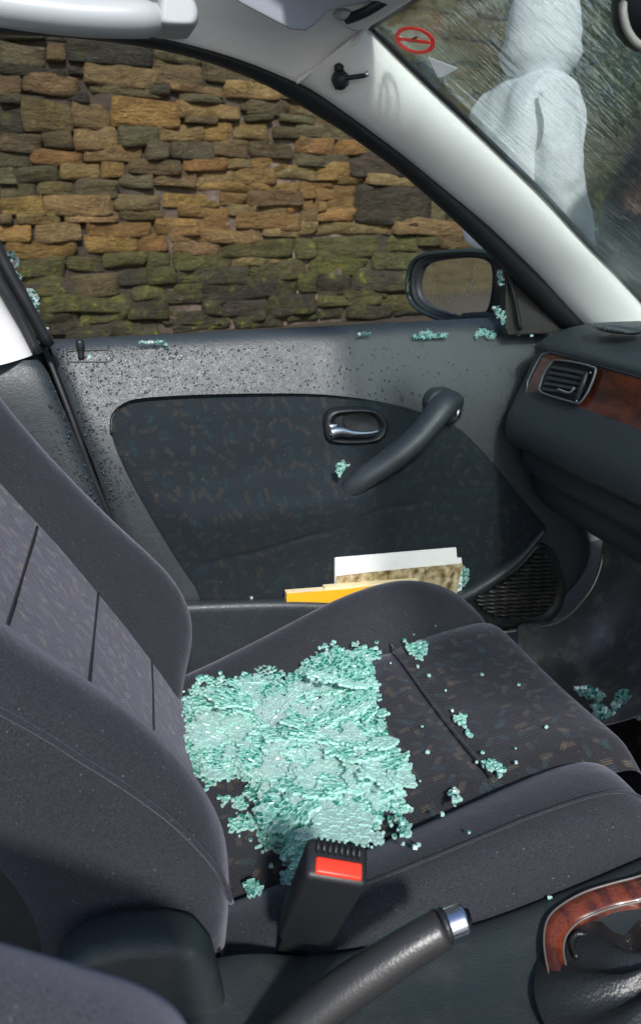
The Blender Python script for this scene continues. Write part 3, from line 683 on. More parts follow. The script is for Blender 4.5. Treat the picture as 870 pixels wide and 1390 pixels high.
# ================================================================== DOOR
door = thing('car_door', 'dark grey passenger door with cloth insert, broken window and rain drops', 'car door', (.35, 1.22, .3))
PROF = [(1.308, .965), (1.30, .979), (1.288, .983), (1.27, .980), (1.258, .970), (1.250, .955), (1.240, .93), (1.229, .90), (1.216, .86), (1.206, .81), (1.201, .76), (1.2, .70), (1.2, .66), (1.2, .62), (1.2, .56), (1.2, .52), (1.2, .48), (1.2, .44), (1.2, .40), (1.2, .36)]
ztop = lambda x: .012*(x-.35)
# boundary of the panel as x(z)
lft = [(Y(*q).z, Y(*q).x) for q in ((135, 660, 1.2), (100, 570, 1.216), (66, 478, 1.25))]
lft = [(.3, lft[0][1]+.12)]+lft
rp = [Y(u, v, 1.2) for u, v in ((620, 900), (690, 858), (735, 846), (770, 822), (795, 795), (810, 765), (812, 740))]
rgt = [(p.z, p.x) for p in rp]+[(.75, .78), (1.0, .80)]
def dpt(x, z, y): return V((x, y, z+ztop(x)))
rows = []
for (y, z) in PROF:
    z0 = z; xl = lerp(lft, z0); xr = lerp(rgt, z0); r = []
    for k in range(41):
        t = k/40; x = xl+(xr-xl)*t; e = min(1, min((x-xl)/.02, (xr-x)/.03)); r.append(dpt(x, z0, y+.012*(1-max(0, e))**2))
    rows.append(r)
PANEL = grid('door_panel', rows, VINYL, door, sub=1, solid=.01, off=1)
# cloth insert
def prof_yy(z): return lerp([(b, a) for a, b in PROF[::-1][:-3]], z-.0)
INS = [(152, 590), (153, 566), (168, 550), (200, 542), (300, 537), (430, 537), (520, 548), (580, 564), (625, 586), (665, 628), (705, 676), (738, 714), (735, 724), (700, 757), (650, 790), (622, 806), (560, 818), (400, 822), (290, 822), (262, 790), (238, 755), (205, 700), (172, 640)]
def armb(u, v):
    # arm-rest swelling across the cloth, highest along a line falling to the left
    lt = lerp([(150, 700), (250, 690), (360, 672), (480, 655), (560, 610), (640, 560)], u)
    wd = 20 if v < lt else 66
    return .055*math.exp(-((v-lt)/wd)**2)*max(0, min(1, (u-190)/120))*max(0, min(1, (640-u)/160))
def insf(p, t):
    u, v = proj(p); e = min(1, t*7)
    q = Y(u, v, prof_yy(p.z)); q.y -= .004+.007*math.sqrt(e)*1 + armb(u, v)*min(1, t*4)
    cr = lerp([(230, 775), (330, 745), (430, 712), (500, 680)], u)
    if u < 560: q.y += .006*math.exp(-((v-cr)/4.5)**2)*min(1, t*4)
    return q
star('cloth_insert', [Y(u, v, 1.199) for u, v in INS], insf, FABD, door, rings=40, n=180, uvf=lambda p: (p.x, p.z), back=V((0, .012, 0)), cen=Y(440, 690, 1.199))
tube('insert_piping', [Y(u, v, prof_yy(Y(u, v, 1.2).z)-.003) for u, v in INS[:12]], .0026, DARKP, door, n=6, seg=120)
# door pocket
pk = [Y(*q) for q in ((250, 826, 1.165), (330, 823, 1.155), (400, 822, 1.152), (520, 826, 1.152), (590, 824, 1.155), (640, 806, 1.165), (700, 765, 1.18), (738, 722, 1.19))]
pr = spl(pk, 50); rows = []
for i, p in enumerate(pr):
    d = .20 if i < 34 else .20*(1-(i-34)/15)+.012; t = i/49
    rows.append([p+V((0, .030, .0)), p+V((0, .012, .006)), p+V((0, 0, .003)), p+V((0, -.001, -.008)), p+V((0, .006, -.03)), p+V((0, .012, -d*.5-.02)), p+V((0, .018, -d-.02))] if i < 34 else
                [p+V((0, .022, .006)), p+V((0, .008, .008)), p+V((0, -.002, .002)), p+V((0, -.001, -.008)), p+V((0, .006, -.016)), p+V((0, .014, -.022)), p+V((0, .024, -.026))])
grid('door_pocket', rows, VINYL, door, sub=1)
# speaker grille
GP = [(628, 812), (655, 800), (700, 770), (728, 742), (745, 742), (756, 762), (765, 795), (760, 822), (742, 842), (700, 851), (668, 846), (645, 832)]
G3 = [Y(u, v, 1.192) for u, v in GP]
sg = star('speaker_grille', G3, lambda p, t: p+V((0, -.006+.013*min(1, t*9), 0)), DARKP, door, rings=9, n=80, back=V((0, .012, 0)))
GI = [(640, 812), (662, 803), (703, 775), (728, 751), (741, 752), (750, 768), (757, 795), (752, 818), (736, 834), (700, 841), (670, 836), (652, 826)]
GRN_M = plastic('grille_slat', (.022, .023, .022), .35, 600, .3, dust=.55, dustcol=(.16, .14, .11))
v = 752
k = 0
while v < 842:
    # horizontal wavy louvre clipped to the grille outline
    seg = [u for u in range(636, 762, 3) if inpoly(u, v+(u-700)*-.06, GI)]
    if len(seg) > 2:
        top_ = []
        for u in seg:
            p = Y(u, v-(u-700)*.06, 1.19); wob = .0016*math.sin(u*.42)
            top_.append([p+V((0, .003, .0022)), p+V((0, -.005+wob, .0008)), p+V((0, -.0045+wob, -.0014)), p+V((0, .004, -.0022))])
        grid('slat', top_, GRN_M, sg, smooth=True)
    v += 5.4; k += 1
# lever bezel and lever
BZ = [(441, 575), (446, 562), (460, 556), (500, 555), (518, 562), (527, 578), (522, 593), (505, 601), (460, 602), (444, 596)]
bz = star('handle_bezel', [Y(u, v, 1.189) for u, v in BZ], lambda p, t: p+V((0, -.004*min(1, t*8) if t < .2 else -.004+.013*min(1, (t-.2)*5), 0)), DARKP, door, rings=14, n=60, back=V((0, .02, 0)))
star('handle_cup', [Y(u, v, 1.194) for u, v in ((466, 573), (474, 562), (500, 561), (516, 568), (519, 580), (512, 585), (480, 586))], lambda p, t: p+V((0, .004*t, 0)), BLACK, bz, rings=8, n=40)
lv = [Y(449, 587, 1.184), Y(462, 585, 1.182), Y(480, 588, 1.180), (Y(500, 588, 1.179)), Y(514, 585, 1.180)]
lever = tube('lever', lv, lambda t: .0085*(1-t)**1.6+.0022, CHROME, bz, n=12, flat=1.0, seg=30)
box('lever_root', Y(452, 583, 1.184), V((1, 0, 0)), V((0, 1, 0)), V((0, 0, 1)), .016, .008, .020, CHROME, bz, bevel=.004)
# pull handle
hp = [Y(468, 672, 1.165), Y(492, 650, 1.142), Y(530, 624, 1.128), Y(568, 592, 1.122), Y(594, 560, 1.125), Y(606, 546, 1.14), Y(612, 545, 1.19)]
tube('pull_handle', hp, lambda t: .0245-.004*abs(t-.45) if t > .08 else .018+.07*t, VINYL, door, n=18, flat=.8, seg=50, sub=1)
star('handle_base', [Y(u, v, 1.200) for u, v in ((578, 548), (588, 532), (606, 528), (622, 534), (628, 550), (624, 568), (612, 576), (600, 574), (584, 562))], lambda p, t: p-V((0, .006*min(1, t*4)**.5, 0)), VINYL, door, back=V((0, .02, 0)), n=40)
ball('handle_screw', Y(621, 561, 1.165), (.006, .005, .009), CHROME, door, 10)
# lock button and its recess
P = [(91, 481), (97, 476), (145, 475), (153, 480), (153, 488), (146, 491), (98, 491), (92, 487)]
tube('lock_recess_rim', [PL(u, v, V((0, 1.2535, .958)), V((0, -.9, .42)).normalized()) for u, v in P+[P[0]]], .0013, VINYL, door, n=6, seg=60)
lb = Y(111, 487, 1.2515)
tube('lock_button', [lb, lb+V((0, 0, .012)), lb+V((0, 0, .024)), lb+V((0, 0, .029))], lambda t: .0048 if t < .5 else (.0062 if t < .95 else .004), DARKP, door, n=12, seg=10)
# window channel strip along the sill
tube('window_channel', [Y(62, 466, 1.3), Y(300, 463, 1.3), Y(600, 455, 1.3), Y(740, 448, 1.3)], .0048, BLACK, door, n=6, seg=20)
# mirror sail (triangle)
sail = prism('mirror_sail', [Y(u, v, 1.215) for u, v in ((686, 350), (700, 382), (765, 443), (772, 452), (690, 455), (686, 446))], V((0, .02, 0)), plastic('sail_plastic', (.022, .020, .019), .5, 700, .3, dust=.2, dustcol=(.09, .08, .07)), door, bevel=.002, smooth=False)
tube('sail_rib', [Y(686, 362, 1.205), Y(697, 400, 1.205), Y(706, 448, 1.205)], .0035, BLACK, door, n=6)
# seam groove at the door edge
tube('door_gap_seal', [Y(62, 474, 1.25), Y(95, 560, 1.215), Y(130, 655, 1.205), Y(175, 760, 1.205)], .0045, BLACK, door, n=6)
# exterior mirror: rim, housing and silvered glass
MP0 = Y(618, 392, 1.42); mn = V((-.88, -.45, .015)).normalized()
HO = [(554, 400), (554, 372), (562, 354), (582, 345), (630, 341), (662, 343), (682, 354), (688, 375), (686, 405), (678, 430), (662, 441), (640, 443), (600, 434), (568, 420)]
GO = [(566, 396), (567, 374), (575, 360), (592, 354), (630, 350), (655, 352), (666, 362), (667, 388), (662, 416), (652, 429), (636, 432), (604, 425), (578, 414)]
MO = spl([PL(u, v, MP0, mn) for u, v in HO], 60, True); MG = spl([PL(u, v, MP0, mn) for u, v in GO], 60, True); cc = sum(MO, V())/60
lo = []
for k, (s_, d) in enumerate(((.86, .004), (.93, .0), (.98, .004), (1.0, .014), (.97, .045), (.86, .08), (.6, .105), (.2, .115))):
    lo.append([cc+(p-cc)*s_-mn*d for p in MO])
hs = loft('mirror_housing', lo, PAINT, door, cap=False)
vsr = [[g.lerp(o_, .35)-mn*.004 for g, o_ in zip(MG, MO)], [g-mn*.001 for g in MG], [g-mn*.010 for g in MG]]
loft('mirror_rim', [[cc+(p-cc)*.90-mn*.001 for p in MO]]+vsr, BLACK, hs, cap=False)
tube('mirror_lip', MO+[MO[0]], .0048, PAINT, hs, n=8, seg=90)
prism('mirror_glass', [g-mn*.009 for g in MG], -mn*.003, MIRROR, hs, smooth=False)
tube('mirror_arm', [Y(632, 440, 1.40), Y(662, 440, 1.34), Y(690, 446, 1.27)], .022, BLACK, door, n=10)
# outer door skin
skin = [[V((x, 1.322+.05*math.sin(PI*min(1, max(0, (z-.25)/.7)))-.0*x, z)) for x in [k*.1-.3 for k in range(12)]] for z in (.968, .95, .9, .8, .65, .5, .4, .28)]
skin = [[V((x, 1.318, .972+ztop(x))) for x in [k*.1-.3 for k in range(12)]]]+skin
grid('outer_skin', skin, PAINT, door, sub=1)
# rain drops on the wet vinyl
vs, fs = [], []; rd = random.Random(4)
def prof_y(z):
    for (y0, z0), (y1, z1) in zip(PROF[3:], PROF[4:]):
        if z1 <= z <= z0: return y0+(y1-y0)*(z0-z)/(z0-z1), V((0, -(z0-z1), (y0-y1))).normalized()
    return (1.2 if z < .9 else 1.258), V((0, -1, 0))
cnt = 0
while cnt < 2500:
    u = rd.uniform(66, 700); v = rd.uniform(468, 690)
    dens = max(0, 1-(u-120)/520)**1.2 + .10
    if rd.random() > dens: continue
    if inpoly(u, v, [(146, 600), (146, 560), (165, 544), (200, 535), (430, 530), (560, 550), (700, 680), (205, 712)]): continue
    p = Y(u, v, 1.2)
    if p.z-ztop(p.x) > .99: continue
    for _ in range(6): y_, n_ = prof_y(p.z-ztop(p.x)); p = Y(u, v, y_)
    if p.x < lerp(lft, p.z)+.008: 
        if rd.random() < .5: continue
        p = Y(u, v, 1.1495)
        if u > 60+(v-490)*.4: continue
        n_ = V((0, -1, 0))
    r = .00045+.0014*rd.random()**3.0; k = len(vs); a = n_.orthogonal().normalized(); b = n_.cross(a); el = rd.uniform(1, 1.5)
    for rr, hh in ((1.0, -.0004), (.8, r*.38)):
        for j in range(8):
            t = j*PI/4; q = (a if abs(a.z) < .5 else b)*math.cos(t)*r*rr; q2 = (b if abs(a.z) < .5 else a)*math.sin(t)*r*rr*el
            vs.append(p+q+q2+n_*hh)
    vs.append(p+n_*r*.58)
    for j in range(8): fs.append((k+j, k+(j+1) % 8, k+8+(j+1) % 8, k+8+j)); fs.append((k+8+j, k+8+(j+1) % 8, k+16))
    cnt += 1
o = mk('rain_drops', vs, fs, WATER, door); o['kind'] = 'stuff'

# ================================================================== DASHBOARD
dash = thing('dashboard', 'dark dashboard end with walnut veneer strip and corner air vent', 'dashboard', (.9, 1.1, .5))
# profile in (x,z) from the photograph at the door end
def dpz(u, v, y): p = Y(u, v, y); return (p.x, p.z)
prf = [(1.02, .985), (.90, .990), (.80, .988), (.755, .980), (.725, .968), (.70, .950), dpz(742, 478, 1.13), dpz(728, 515, 1.13), dpz(712, 548, 1.13), dpz(700, 575, 1.13), dpz(697, 596, 1.13), dpz(702, 607, 1.13), (.70, .82), dpz(722, 640, 1.13), dpz(735, 655, 1.13), dpz(745, 690, 1.13), (.80, .66), (1.0, .62)]
prf = [V((a, 0, b)) for a, b in prf]; pf = spl(prf, 70)
cz = V((.9, 0, .86)); loops = []
for y, s_ in ((1.185, .90), (1.178, .955), (1.165, .98), (1.145, .994), (1.12, 1.0), (1.0, 1.0), (.8, 1.0), (.6, 1.0), (.4, 1.0), (.1, 1.0), (-.1, 1.0)):
    loops.append([V((cz.x+(p.x-cz.x)*s_, y, cz.z+(p.z-cz.z)*s_)) for p in pf])
vs0 = [p for r in loops for p in r]; ff = gridf(len(loops), 70)+[tuple(range(70))]
mk('dash_shell', vs0, ff, DASH, dash)
# veneer strip, slightly proud of the shell
wt, wb = V((dpz(742, 480, 1.13)[0], 0, dpz(742, 480, 1.13)[1])), V((dpz(722, 536, 1.13)[0], 0, dpz(722, 536, 1.13)[1]))
wdn = (wb-wt).normalized(); wnm = V((-abs(wdn.z), 0, 0))+V((0, 0, 0)); wnm = V((wdn.z, 0, -wdn.x)).normalized()
if wnm.x > 0: wnm = -wnm
def wp(y, t, o=.004): return V((wt.x, y, wt.z))+(wb-wt)*t+wnm*o
WOUT = [wp(1.135, .10), wp(1.128, .0), wp(1.10, -.02), wp(.9, -.02), wp(.2, -.02), wp(.2, 1.02), wp(.9, 1.02), wp(1.11, 1.02), wp(1.138, .98), wp(1.146, .86), wp(1.142, .5)]
prism('veneer_strip', WOUT, -wnm*.012, WOOD, dash, bevel=.0025)
tube('veneer_edge', [wp(.2, -.06, .003), wp(.9, -.06, .003), wp(1.10, -.06, .003), wp(1.134, -.02, .003), wp(1.145, .3, .003), wp(1.152, .86, .003), wp(1.143, 1.02, .003), wp(1.11, 1.06, .003), wp(.9, 1.06, .003), wp(.2, 1.06, .003)], .0018, simple('worn_trim_edge', (.12, .13, .14), .3), dash, n=6, seg=80)
# vent
def vpnt(u, v, o=.0095):
    return PL(u, v, V((wt.x, 0, wt.z))+wnm*o, wnm)
VO = [(733, 534), (742, 508), (752, 493), (780, 496), (806, 503), (808, 510), (796, 535), (786, 549), (776, 547)]
vent = star('air_vent', [vpnt(u, v) for u, v in [(730, 528), (737, 508), (748, 490), (755, 487), (780, 490), (806, 498), (810, 503), (800, 528), (789, 547), (781, 550), (755, 542), (733, 534)]],
     lambda p, t: p+(-wnm*.0045*min(1, (t-.1)*12) if t > .1 else wnm*0), BLACK, dash, rings=12, n=70)
tube('vent_frame', [vpnt(u, v, .0105) for u, v in [(731, 528), (737, 508), (748, 492), (755, 489), (780, 492), (803, 498), (808, 503), (799, 528), (788, 545), (781, 547), (755, 540), (735, 533), (731, 528)]], .0019, simple('vent_frame_grey', (.10, .11, .12), .3), vent, n=6, seg=70)
for k in range(5):
    t = (k+.6)/5
    a = (752-16*t, 495+37*t); b = (797-16*t, 504+36*t)
    p0, p1 = vpnt(*a, .0056), vpnt(*b, .0056)
    prism('slat', [p0+wnm*.0045, p1+wnm*.0045, p1+wnm*.0+V((0, 0, .0045)), p0+wnm*.0+V((0, 0, .0045))], V((0, 0, -.0015)), plastic('vent_slat', (.03, .034, .038), .35, 900, .2), vent, smooth=False)
tube('vent_tab', [vpnt(757, 528, .0115), vpnt(772, 533, .0115), vpnt(779, 526, .013)], .0016, simple('tab_edge', (.25, .26, .27), .3), vent, n=6)
th = [vpnt(796, 506, .009), vpnt(791, 520, .012), vpnt(783, 542, .009)]
tube('vent_wheel', th, .0042, DARKP, vent, n=10, seg=16)
for q in ((801, 506), (782, 544)): ball('screw', vpnt(*q, .012), (.0018, .0018, .0018), CHROME, vent, 8)
# defroster grille in the dash top
dg = []
c0 = Z(838, 450, .992)
star('defroster_grille', [c0+V((.028*math.cos(a), .05*math.sin(a), 0)) for a in [k*PI/8 for k in range(16)]], lambda p, t: p+V((0, 0, .004 if t < .25 else .0005)), DARKP, dash, rings=8, n=40)
for k in range(7): box('grille_bar', c0+V((0, -.036+.012*k, .0035)), V((1, 0, 0)), V((0, 1, 0)), V((0, 0, 1)), .034, .0035, .004, DASH, dash)
# under-dash fascia (glove box bottom, deep shadow behind)
lowp = [V((a, 0, b)) for a, b in (dpz(702, 604, 1.13), dpz(722, 640, 1.13), dpz(742, 680, 1.12), dpz(765, 735, 1.12))]

# ================================================================== PASSENGER SEAT
seat = thing('passenger_seat', 'charcoal velour front passenger seat covered in broken window glass', 'car seat', (.3, .85, .25))
ZC = [(.04, .462), (.10, .473), (.2, .492), (.3, .515), (.42, .546), (.5, .562), (.555, .566), (.58, .552), (.595, .52), (.60, .48), (.598, .40)]
def lin(tab, x):
    if x <= tab[0][0]: return tab[0][1]
    for (a, b), (c, d) in zip(tab, tab[1:]):
        if x <= c: return b+(d-b)*(x-a)/(c-a)
    return tab[-1][1]
def smooth_tab(tab, w=.035):
    x0, x1 = tab[0][0], tab[-1][0]; n = int((x1-x0)*400)
    return [(x0+(x1-x0)*i/n, sum(lin(tab, x0+(x1-x0)*i/n+w*(k-6)/6) for k in range(13))/13) for i in range(n+1)]
ZS = [b for a, b in smooth_tab(ZC[:7]+[(.7, .566)])]; NS = len(ZS)-1
def zs(x): q = max(0, min(NS-1e-6, (x-.04)/.66*NS)); i = int(q); return ZS[i]+(ZS[i+1]-ZS[i])*(q-i)
def seat_z(x, y):
    zc = zs(x); t = (y-.84)/.17
    return zc + .008*t*t*(1-.3*t) - .004
arc = [(-.02, .46)]+[(a, zs(a)) for a in (.04, .10, .15, .2, .25, .3, .35, .4, .45, .5, .54)]+[(.572, .562), (.588, .540), (.597, .51), (.6, .46), (.59, .38), (.56, .36)]
arc = [V((a, 0, b)) for a, b in arc]; A_ = spl(arc, 70); rows = []
acc = 0; uvv = []
ys = [1.02, 1.0, .97, .93, .88, .84, .80, .75, .71, .685, .665, .65]
for i, p in enumerate(A_):
    if i: acc += (A_[i]-A_[i-1]).length
    seam = .006*math.exp(-((p.x-(.405))/.009)**2)
    r = []
    for y in ys:
        t = (y-.84)/.17; e = .0 if abs(t) < .9 else (abs(t)-.9)*.12
        sm = seam if i < 55 else 0
        r.append(V((p.x, y, p.z+.008*t*t*(1-.3*t)-.004-e-sm))); uvv.append((acc, y))
    rows.append(r)
vs = [p for r in rows for p in r]
mk('seat_panel', vs, gridf(len(rows), len(ys)), FABP, seat, uv=uvv, sub=1)
# seam thread
tube('seat_seam', [V((.405, y, seat_z(.405, y)+.0035)) for y in (1.0, .92, .84, .76, .68)], .0014, FAB, seat, n=6)
def bolster_loops(stations, yi, yo, depth):
    # stations: x, z_inner, z_crown, z_outer, y_crown ; section runs inner-bottom -> inner -> crown -> outer -> down -> bottom
    loops = []
    for (x, zi, zc, zo, yc, zb) in stations:
        loops.append([V((x, yi+(yi-yo)*.25, zb)), V((x, yi+(yi-yo)*.06, zi-.03)), V((x, yi, zi-.002)), V((x, yi*.6+yc*.4, zi*.45+zc*.55+.004)), V((x, yc, zc)), V((x, yo*.75+yc*.25, zo*.5+zc*.5+.006)), V((x, yo, zo-.02)), V((x, yo+(yo-yi)*.0, (zo-.02)*.45+zb*.55)), V((x, yo-(yo-yi)*.15, zb))])
    return loops
near = [(-.02, .462, .480, .47, .62, .36), (.06, .468, .492, .475, .615, .36), (.12, .474, .508, .49, .61, .36), (.2, .488, .530, .51, .605, .36), (.3, .512, .556, .535, .60, .36), (.4, .542, .577, .555, .60, .36), (.47, .560, .585, .562, .60, .36), (.51, .562, .578, .553, .602, .37), (.538, .550, .560, .535, .605, .38), (.553, .525, .528, .505, .61, .39), (.56, .48, .48, .46, .615, .40)]
loft('seat_bolster', bolster_loops(near, .672, .552, .1), FAB, seat, sub=2, uvf=lambda p: (p.x, p.y))
far = [(-.02, .462, .475, .46, 1.06, .36), (.06, .468, .482, .47, 1.06, .36), (.11, .474, .494, .48, 1.06, .36), (.18, .492, .518, .505, 1.065, .36), (.25, .508, .548, .53, 1.065, .36), (.33, .532, .586, .56, 1.07, .36), (.40, .548, .606, .58, 1.07, .36), (.46, .558, .614, .585, 1.07, .36), (.52, .562, .596, .57, 1.07, .37), (.56, .556, .570, .545, 1.07, .38), (.585, .53, .535, .51, 1.065, .39), (.595, .48, .48, .46, 1.06, .40)]
loft('seat_bolster', bolster_loops(far, 1.003, 1.115, .1), FAB, seat, sub=2, uvf=lambda p: (p.x, p.y))
# piping seam on the near bolster
tube('bolster_piping', [V((s[0], s[4]-.012, s[2]-.0022)) for s in near[2:9]], .0016, FAB, seat, n=6, seg=50)
mk('seat_base', [V((x, y, z)) for z in (.23, .37) for x, y in ((0, .58), (.56, .58), (.56, 1.08), (0, 1.08))], [(3, 2, 1, 0), (4, 5, 6, 7), (0, 1, 5, 4), (1, 2, 6, 5), (2, 3, 7, 6), (3, 0, 4, 7)], DARKP, seat, bevel=.01)
# backrest
XCB = [(.40, .12), (.47, .104), (.53, .078), (.626, .028), (.75, -.045), (.852, -.113), (1.0, -.205), (1.15, -.30)]
def xcb(z): return sum(lin(XCB, z+.03*(k-3)/3) for k in range(7))/7
rows, uvv = [], []
for i in range(46):
    z = .44+.70*i/45; r = []
    for y in [1.02, .99, .95, .90, .85, .80, .75, .70, .67]:
        t = (y-.84)/.17; r.append(V((xcb(z)-.010*(1-t*t), y, z))); uvv.append((y, z*1.15))
    rows.append(r)
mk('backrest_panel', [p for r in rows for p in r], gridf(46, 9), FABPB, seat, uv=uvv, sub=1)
# stitched darts in the back panel
for pts in (((50, 714), (30, 780), (8, 850)), ((133, 802), (126, 870), (116, 960)), ((205, 884), (207, 940), (208, 1000))):
    q3 = []
    for (u, v) in pts:
        r_ = ray(u, v); t = .5/r_.y
        for _ in range(900):
            p = CAM+r_*t
            yt = (p.y-.84)/.17
            if p.z < 1.12 and p.x < xcb(p.z)-.010*(1-yt*yt): break
            t += .001/r_.y
        q3.append(p+V((.0008, -.0008, 0)))
    tube('backrest_dart', q3, .0014, simple('dart_thread', (.016, .016, .020), .9), seat, n=6, seg=20)
def back_bolster(front, yi, yc, yo):
    P = spl([V((x, 0, z)) for z, x in front], 22); lp = []
    for p in P:
        x, z = p.x, p.z; xi = xcb(z)+.002 if z > .46 else x-.03
        xi = min(xi, x-.001)
        lp.append([V((xi-.05, yi, z-.0)), V((xi, yi, z)), V((xi*.5+x*.5+.002, yi*.55+yc*.45, z)), V((x, yc, z)), V((x-.010, yc*.35+yo*.65, z-.001)), V((x-.040, yo, z-.004)), V((x-.10, yo, z-.012)), V((x-.19, yo-(yo-yi)*.05, z-.03)), V((x-.21, yi, z-.03))])
    return lp
fb = [(.43, .075), (.47, .092), (.53, .122), (.592, .130), (.66, .103), (.756, .026), (.85, -.044), (.94, -.101), (1.05, -.165), (1.15, -.225)]
loft('backrest_bolster', back_bolster(fb, 1.004, 1.075, 1.125), FAB, seat, sub=2, uvf=lambda p: (p.y, p.z))
nb = [(.40, .060), (.46, .078), (.527, .090), (.60, .094), (.646, .088), (.706, .061), (.752, .028), (.806, -.026), (.852, -.076), (.95, -.16), (1.08, -.26)]
loft('backrest_bolster', back_bolster(nb, .675, .605, .550), FAB, seat, sub=2, uvf=lambda p: (p.y, p.z))
# seam on the near backrest bolster
sm = []
for u, v in ((-60, 935), (0, 965), (60, 998), (110, 1030), (170, 1068), (230, 1112), (270, 1150), (298, 1185), (314, 1225)):
    sm.append(Y(u, v, .5535))
tube('bolster_seam', sm, .0028, FAB, seat, n=6, seg=50)
prism('side_panel', [Y(u, v, .566) for u, v in ((-160, 1120), (0, 1150), (150, 1215), (300, 1290), (300, 1460), (-160, 1460))], V((0, .01, 0)), BLACK, seat, smooth=False)  # added black sheet stands in for the deep shade below the bolster
# recliner cover
rc_ = [Y(*q) for q in ((60, 1420, .545), (80, 1262, .545), (120, 1236, .545), (165, 1226, .545), (225, 1224, .545), (262, 1232, .545), (284, 1262, .545), (298, 1310, .545), (310, 1420, .545))]
prism('recliner_cover', rc_, V((0, -.045, 0)), VINYL2, seat, bevel=.012)

# ================================================================== BUCKLE
bk0, bk1 = Y(414, 1258, .535), Y(458, 1168, .485)
az = (bk1-bk0).normalized(); ax = (Y(490, 1182, .48)-Y(430, 1162, .485)); ax = (ax-az*ax.dot(az)).normalized(); ay = az.cross(ax)
bk = thing('seat_belt_buckle', 'black seat belt buckle with red release button on the near side', 'seat belt buckle', tuple(bk0))
Lb = (bk1-bk0).length
box('buckle_body', (bk0+bk1)/2, ax, ay, az, .046, .030, Lb, simple('buckle_black', (.012, .013, .016), .45, bump=.2, bs=90), bk, bevel=.005, taper=1.08)
tp = bk1+az*.0015
box('release_button', tp+ay*-.006*0-az*.004+ax*.001-ay*.0075*(1 if ay.z < 0 else -1)*-1*0, ax, ay, az, .037, .013, .011, RED, bk, bevel=.002).location += V(ay*(-.0065 if ay.y > 0 else .0065))
sgn = 1 if ay.y > 0 else -1
for k in range(8):
    box('grip_rib', tp+ay*sgn*.0085+ax*(-.0165+.0047*k)+az*.001, ax, ay, az, .0022, .010, .005, DARKP, bk)
bar_ = bk0-az*.0
prism('buckle_stalk', [bar_-ax*.014, bar_+ax*.014, bar_+ax*.013-az*.10+ay*0, bar_-ax*.013-az*.10], ay*.004, BLACK, bk, smooth=False)

# ================================================================== CENTRE CONSOLE
con = thing('centre_console', 'dark centre console with curved walnut veneer gear surround', 'console', (.35, .45, .3))
ctop = [(300, 1300), (430, 1296), (520, 1276), (640, 1248), (740, 1212), (870, 1158), (960, 1118)]
edge = [Y(u, v, .555)+V((0, -.004, .0)) for u, v in [(220, 1310), (330, 1290), (430, 1292), (520, 1277), (640, 1250), (740, 1214), (870, 1160), (960, 1122)]]
E = spl(edge, 40); rows = []
for k, (dyy, dz) in enumerate(((.012, -.12), (.004, -.006), (-.002, .004), (-.012, .008), (-.03, .006), (-.05, .0), (-.08, -.002), (-.12, -.004), (-.16, -.006), (-.24, -.006), (-.3, -.04), (-.31, -.2))):
    rows.append([p+V((0, dyy, dz)) for p in E])
grid('console_shell', rows, VINYL2, con, sub=1)
def con_z(x, y):
    best = min(E, key=lambda p: abs(p.x-x)); return best.z-.004
def onc(u, v, o=.0): 
    p = Y(u, v, .46)
    for _ in range(6): p = Z(u, v, con_z(p.x, p.y)+o)
    return p
# veneer surround: a curved band
bo = [(900, 1172), (870, 1188), (830, 1199), (795, 1210), (765, 1226), (745, 1244), (738, 1268), (740, 1300), (750, 1345)]
bi = [(905, 1206), (872, 1222), (838, 1230), (808, 1240), (784, 1252), (768, 1270), (764, 1290), (768, 1312), (778, 1345)]
bo3, bi3 = spl([onc(u, v, .016) for u, v in bo], 40), spl([onc(u, v, .014) for u, v in bi], 40)
rows = [[p-V((0, 0, .012)) for p in bo3], bo3]+[[a.lerp(b, t)+V((0, 0, .0035*math.sin(PI*t))) for a, b in zip(bo3, bi3)] for t in (.15, .5, .85)]+[bi3, [p-V((0, 0, .015)) for p in bi3]]
grid('veneer_surround', rows, WOOD, con)
TE = simple('surround_edge', (.13, .11, .10), .3)
tube('surround_edge', bo3, .0011, TE, con, n=6, seg=60); tube('surround_edge', bi3, .0012, TE, con, n=6, seg=60)
# gaiter folds
GA = plastic('gaiter_leather', (.012, .014, .015), .4, 400, .5)
gc = onc(905, 1335, .0); 
grid('gaiter', [[gc+V((r*1.15*math.cos(a*PI/24), r*.85*math.sin(a*PI/24), z+.006*math.sin(a*1.05+r*60)*min(1, (.10-r)*40))) for a in range(49)] for r, z in ((.105, -.006), (.095, .0), (.075, .004), (.055, .010), (.04, .014), (.025, .02), (.018, .024), (.001, .024))], GA, con)
loopp = [onc(u, v, .012) for u, v in ((782, 1300), (775, 1280), (782, 1268), (796, 1270), (815, 1282), (830, 1305))]
tube('gaiter_loop', loopp, .0025, GA, con, n=6)
hb = thing('handbrake', 'black handbrake lever with shiny chrome push button tip', 'handbrake', (.1, .43, .5))
hp = [Y(330, 1460, .44), Y(440, 1366, .44), Y(515, 1312, .44), Y(563, 1281, .44), Y(600, 1260, .44)]
tube('grip', hp, lambda t: .0150+.0015*math.sin(t*3), plastic('handbrake_grip', (.020, .020, .021), .38, 420, .22, spec=.6), hb, n=18, seg=40)
tube('collar', [Y(598, 1259, .44), Y(606, 1256, .44)], .0135, DARKP, hb, n=18)
tube('push_button', [Y(604, 1257, .44), Y(630, 1247, .44), Y(634, 1246, .44)], lambda t: .0118 if t < .9 else .008, BLUEB, hb, n=20, seg=12)

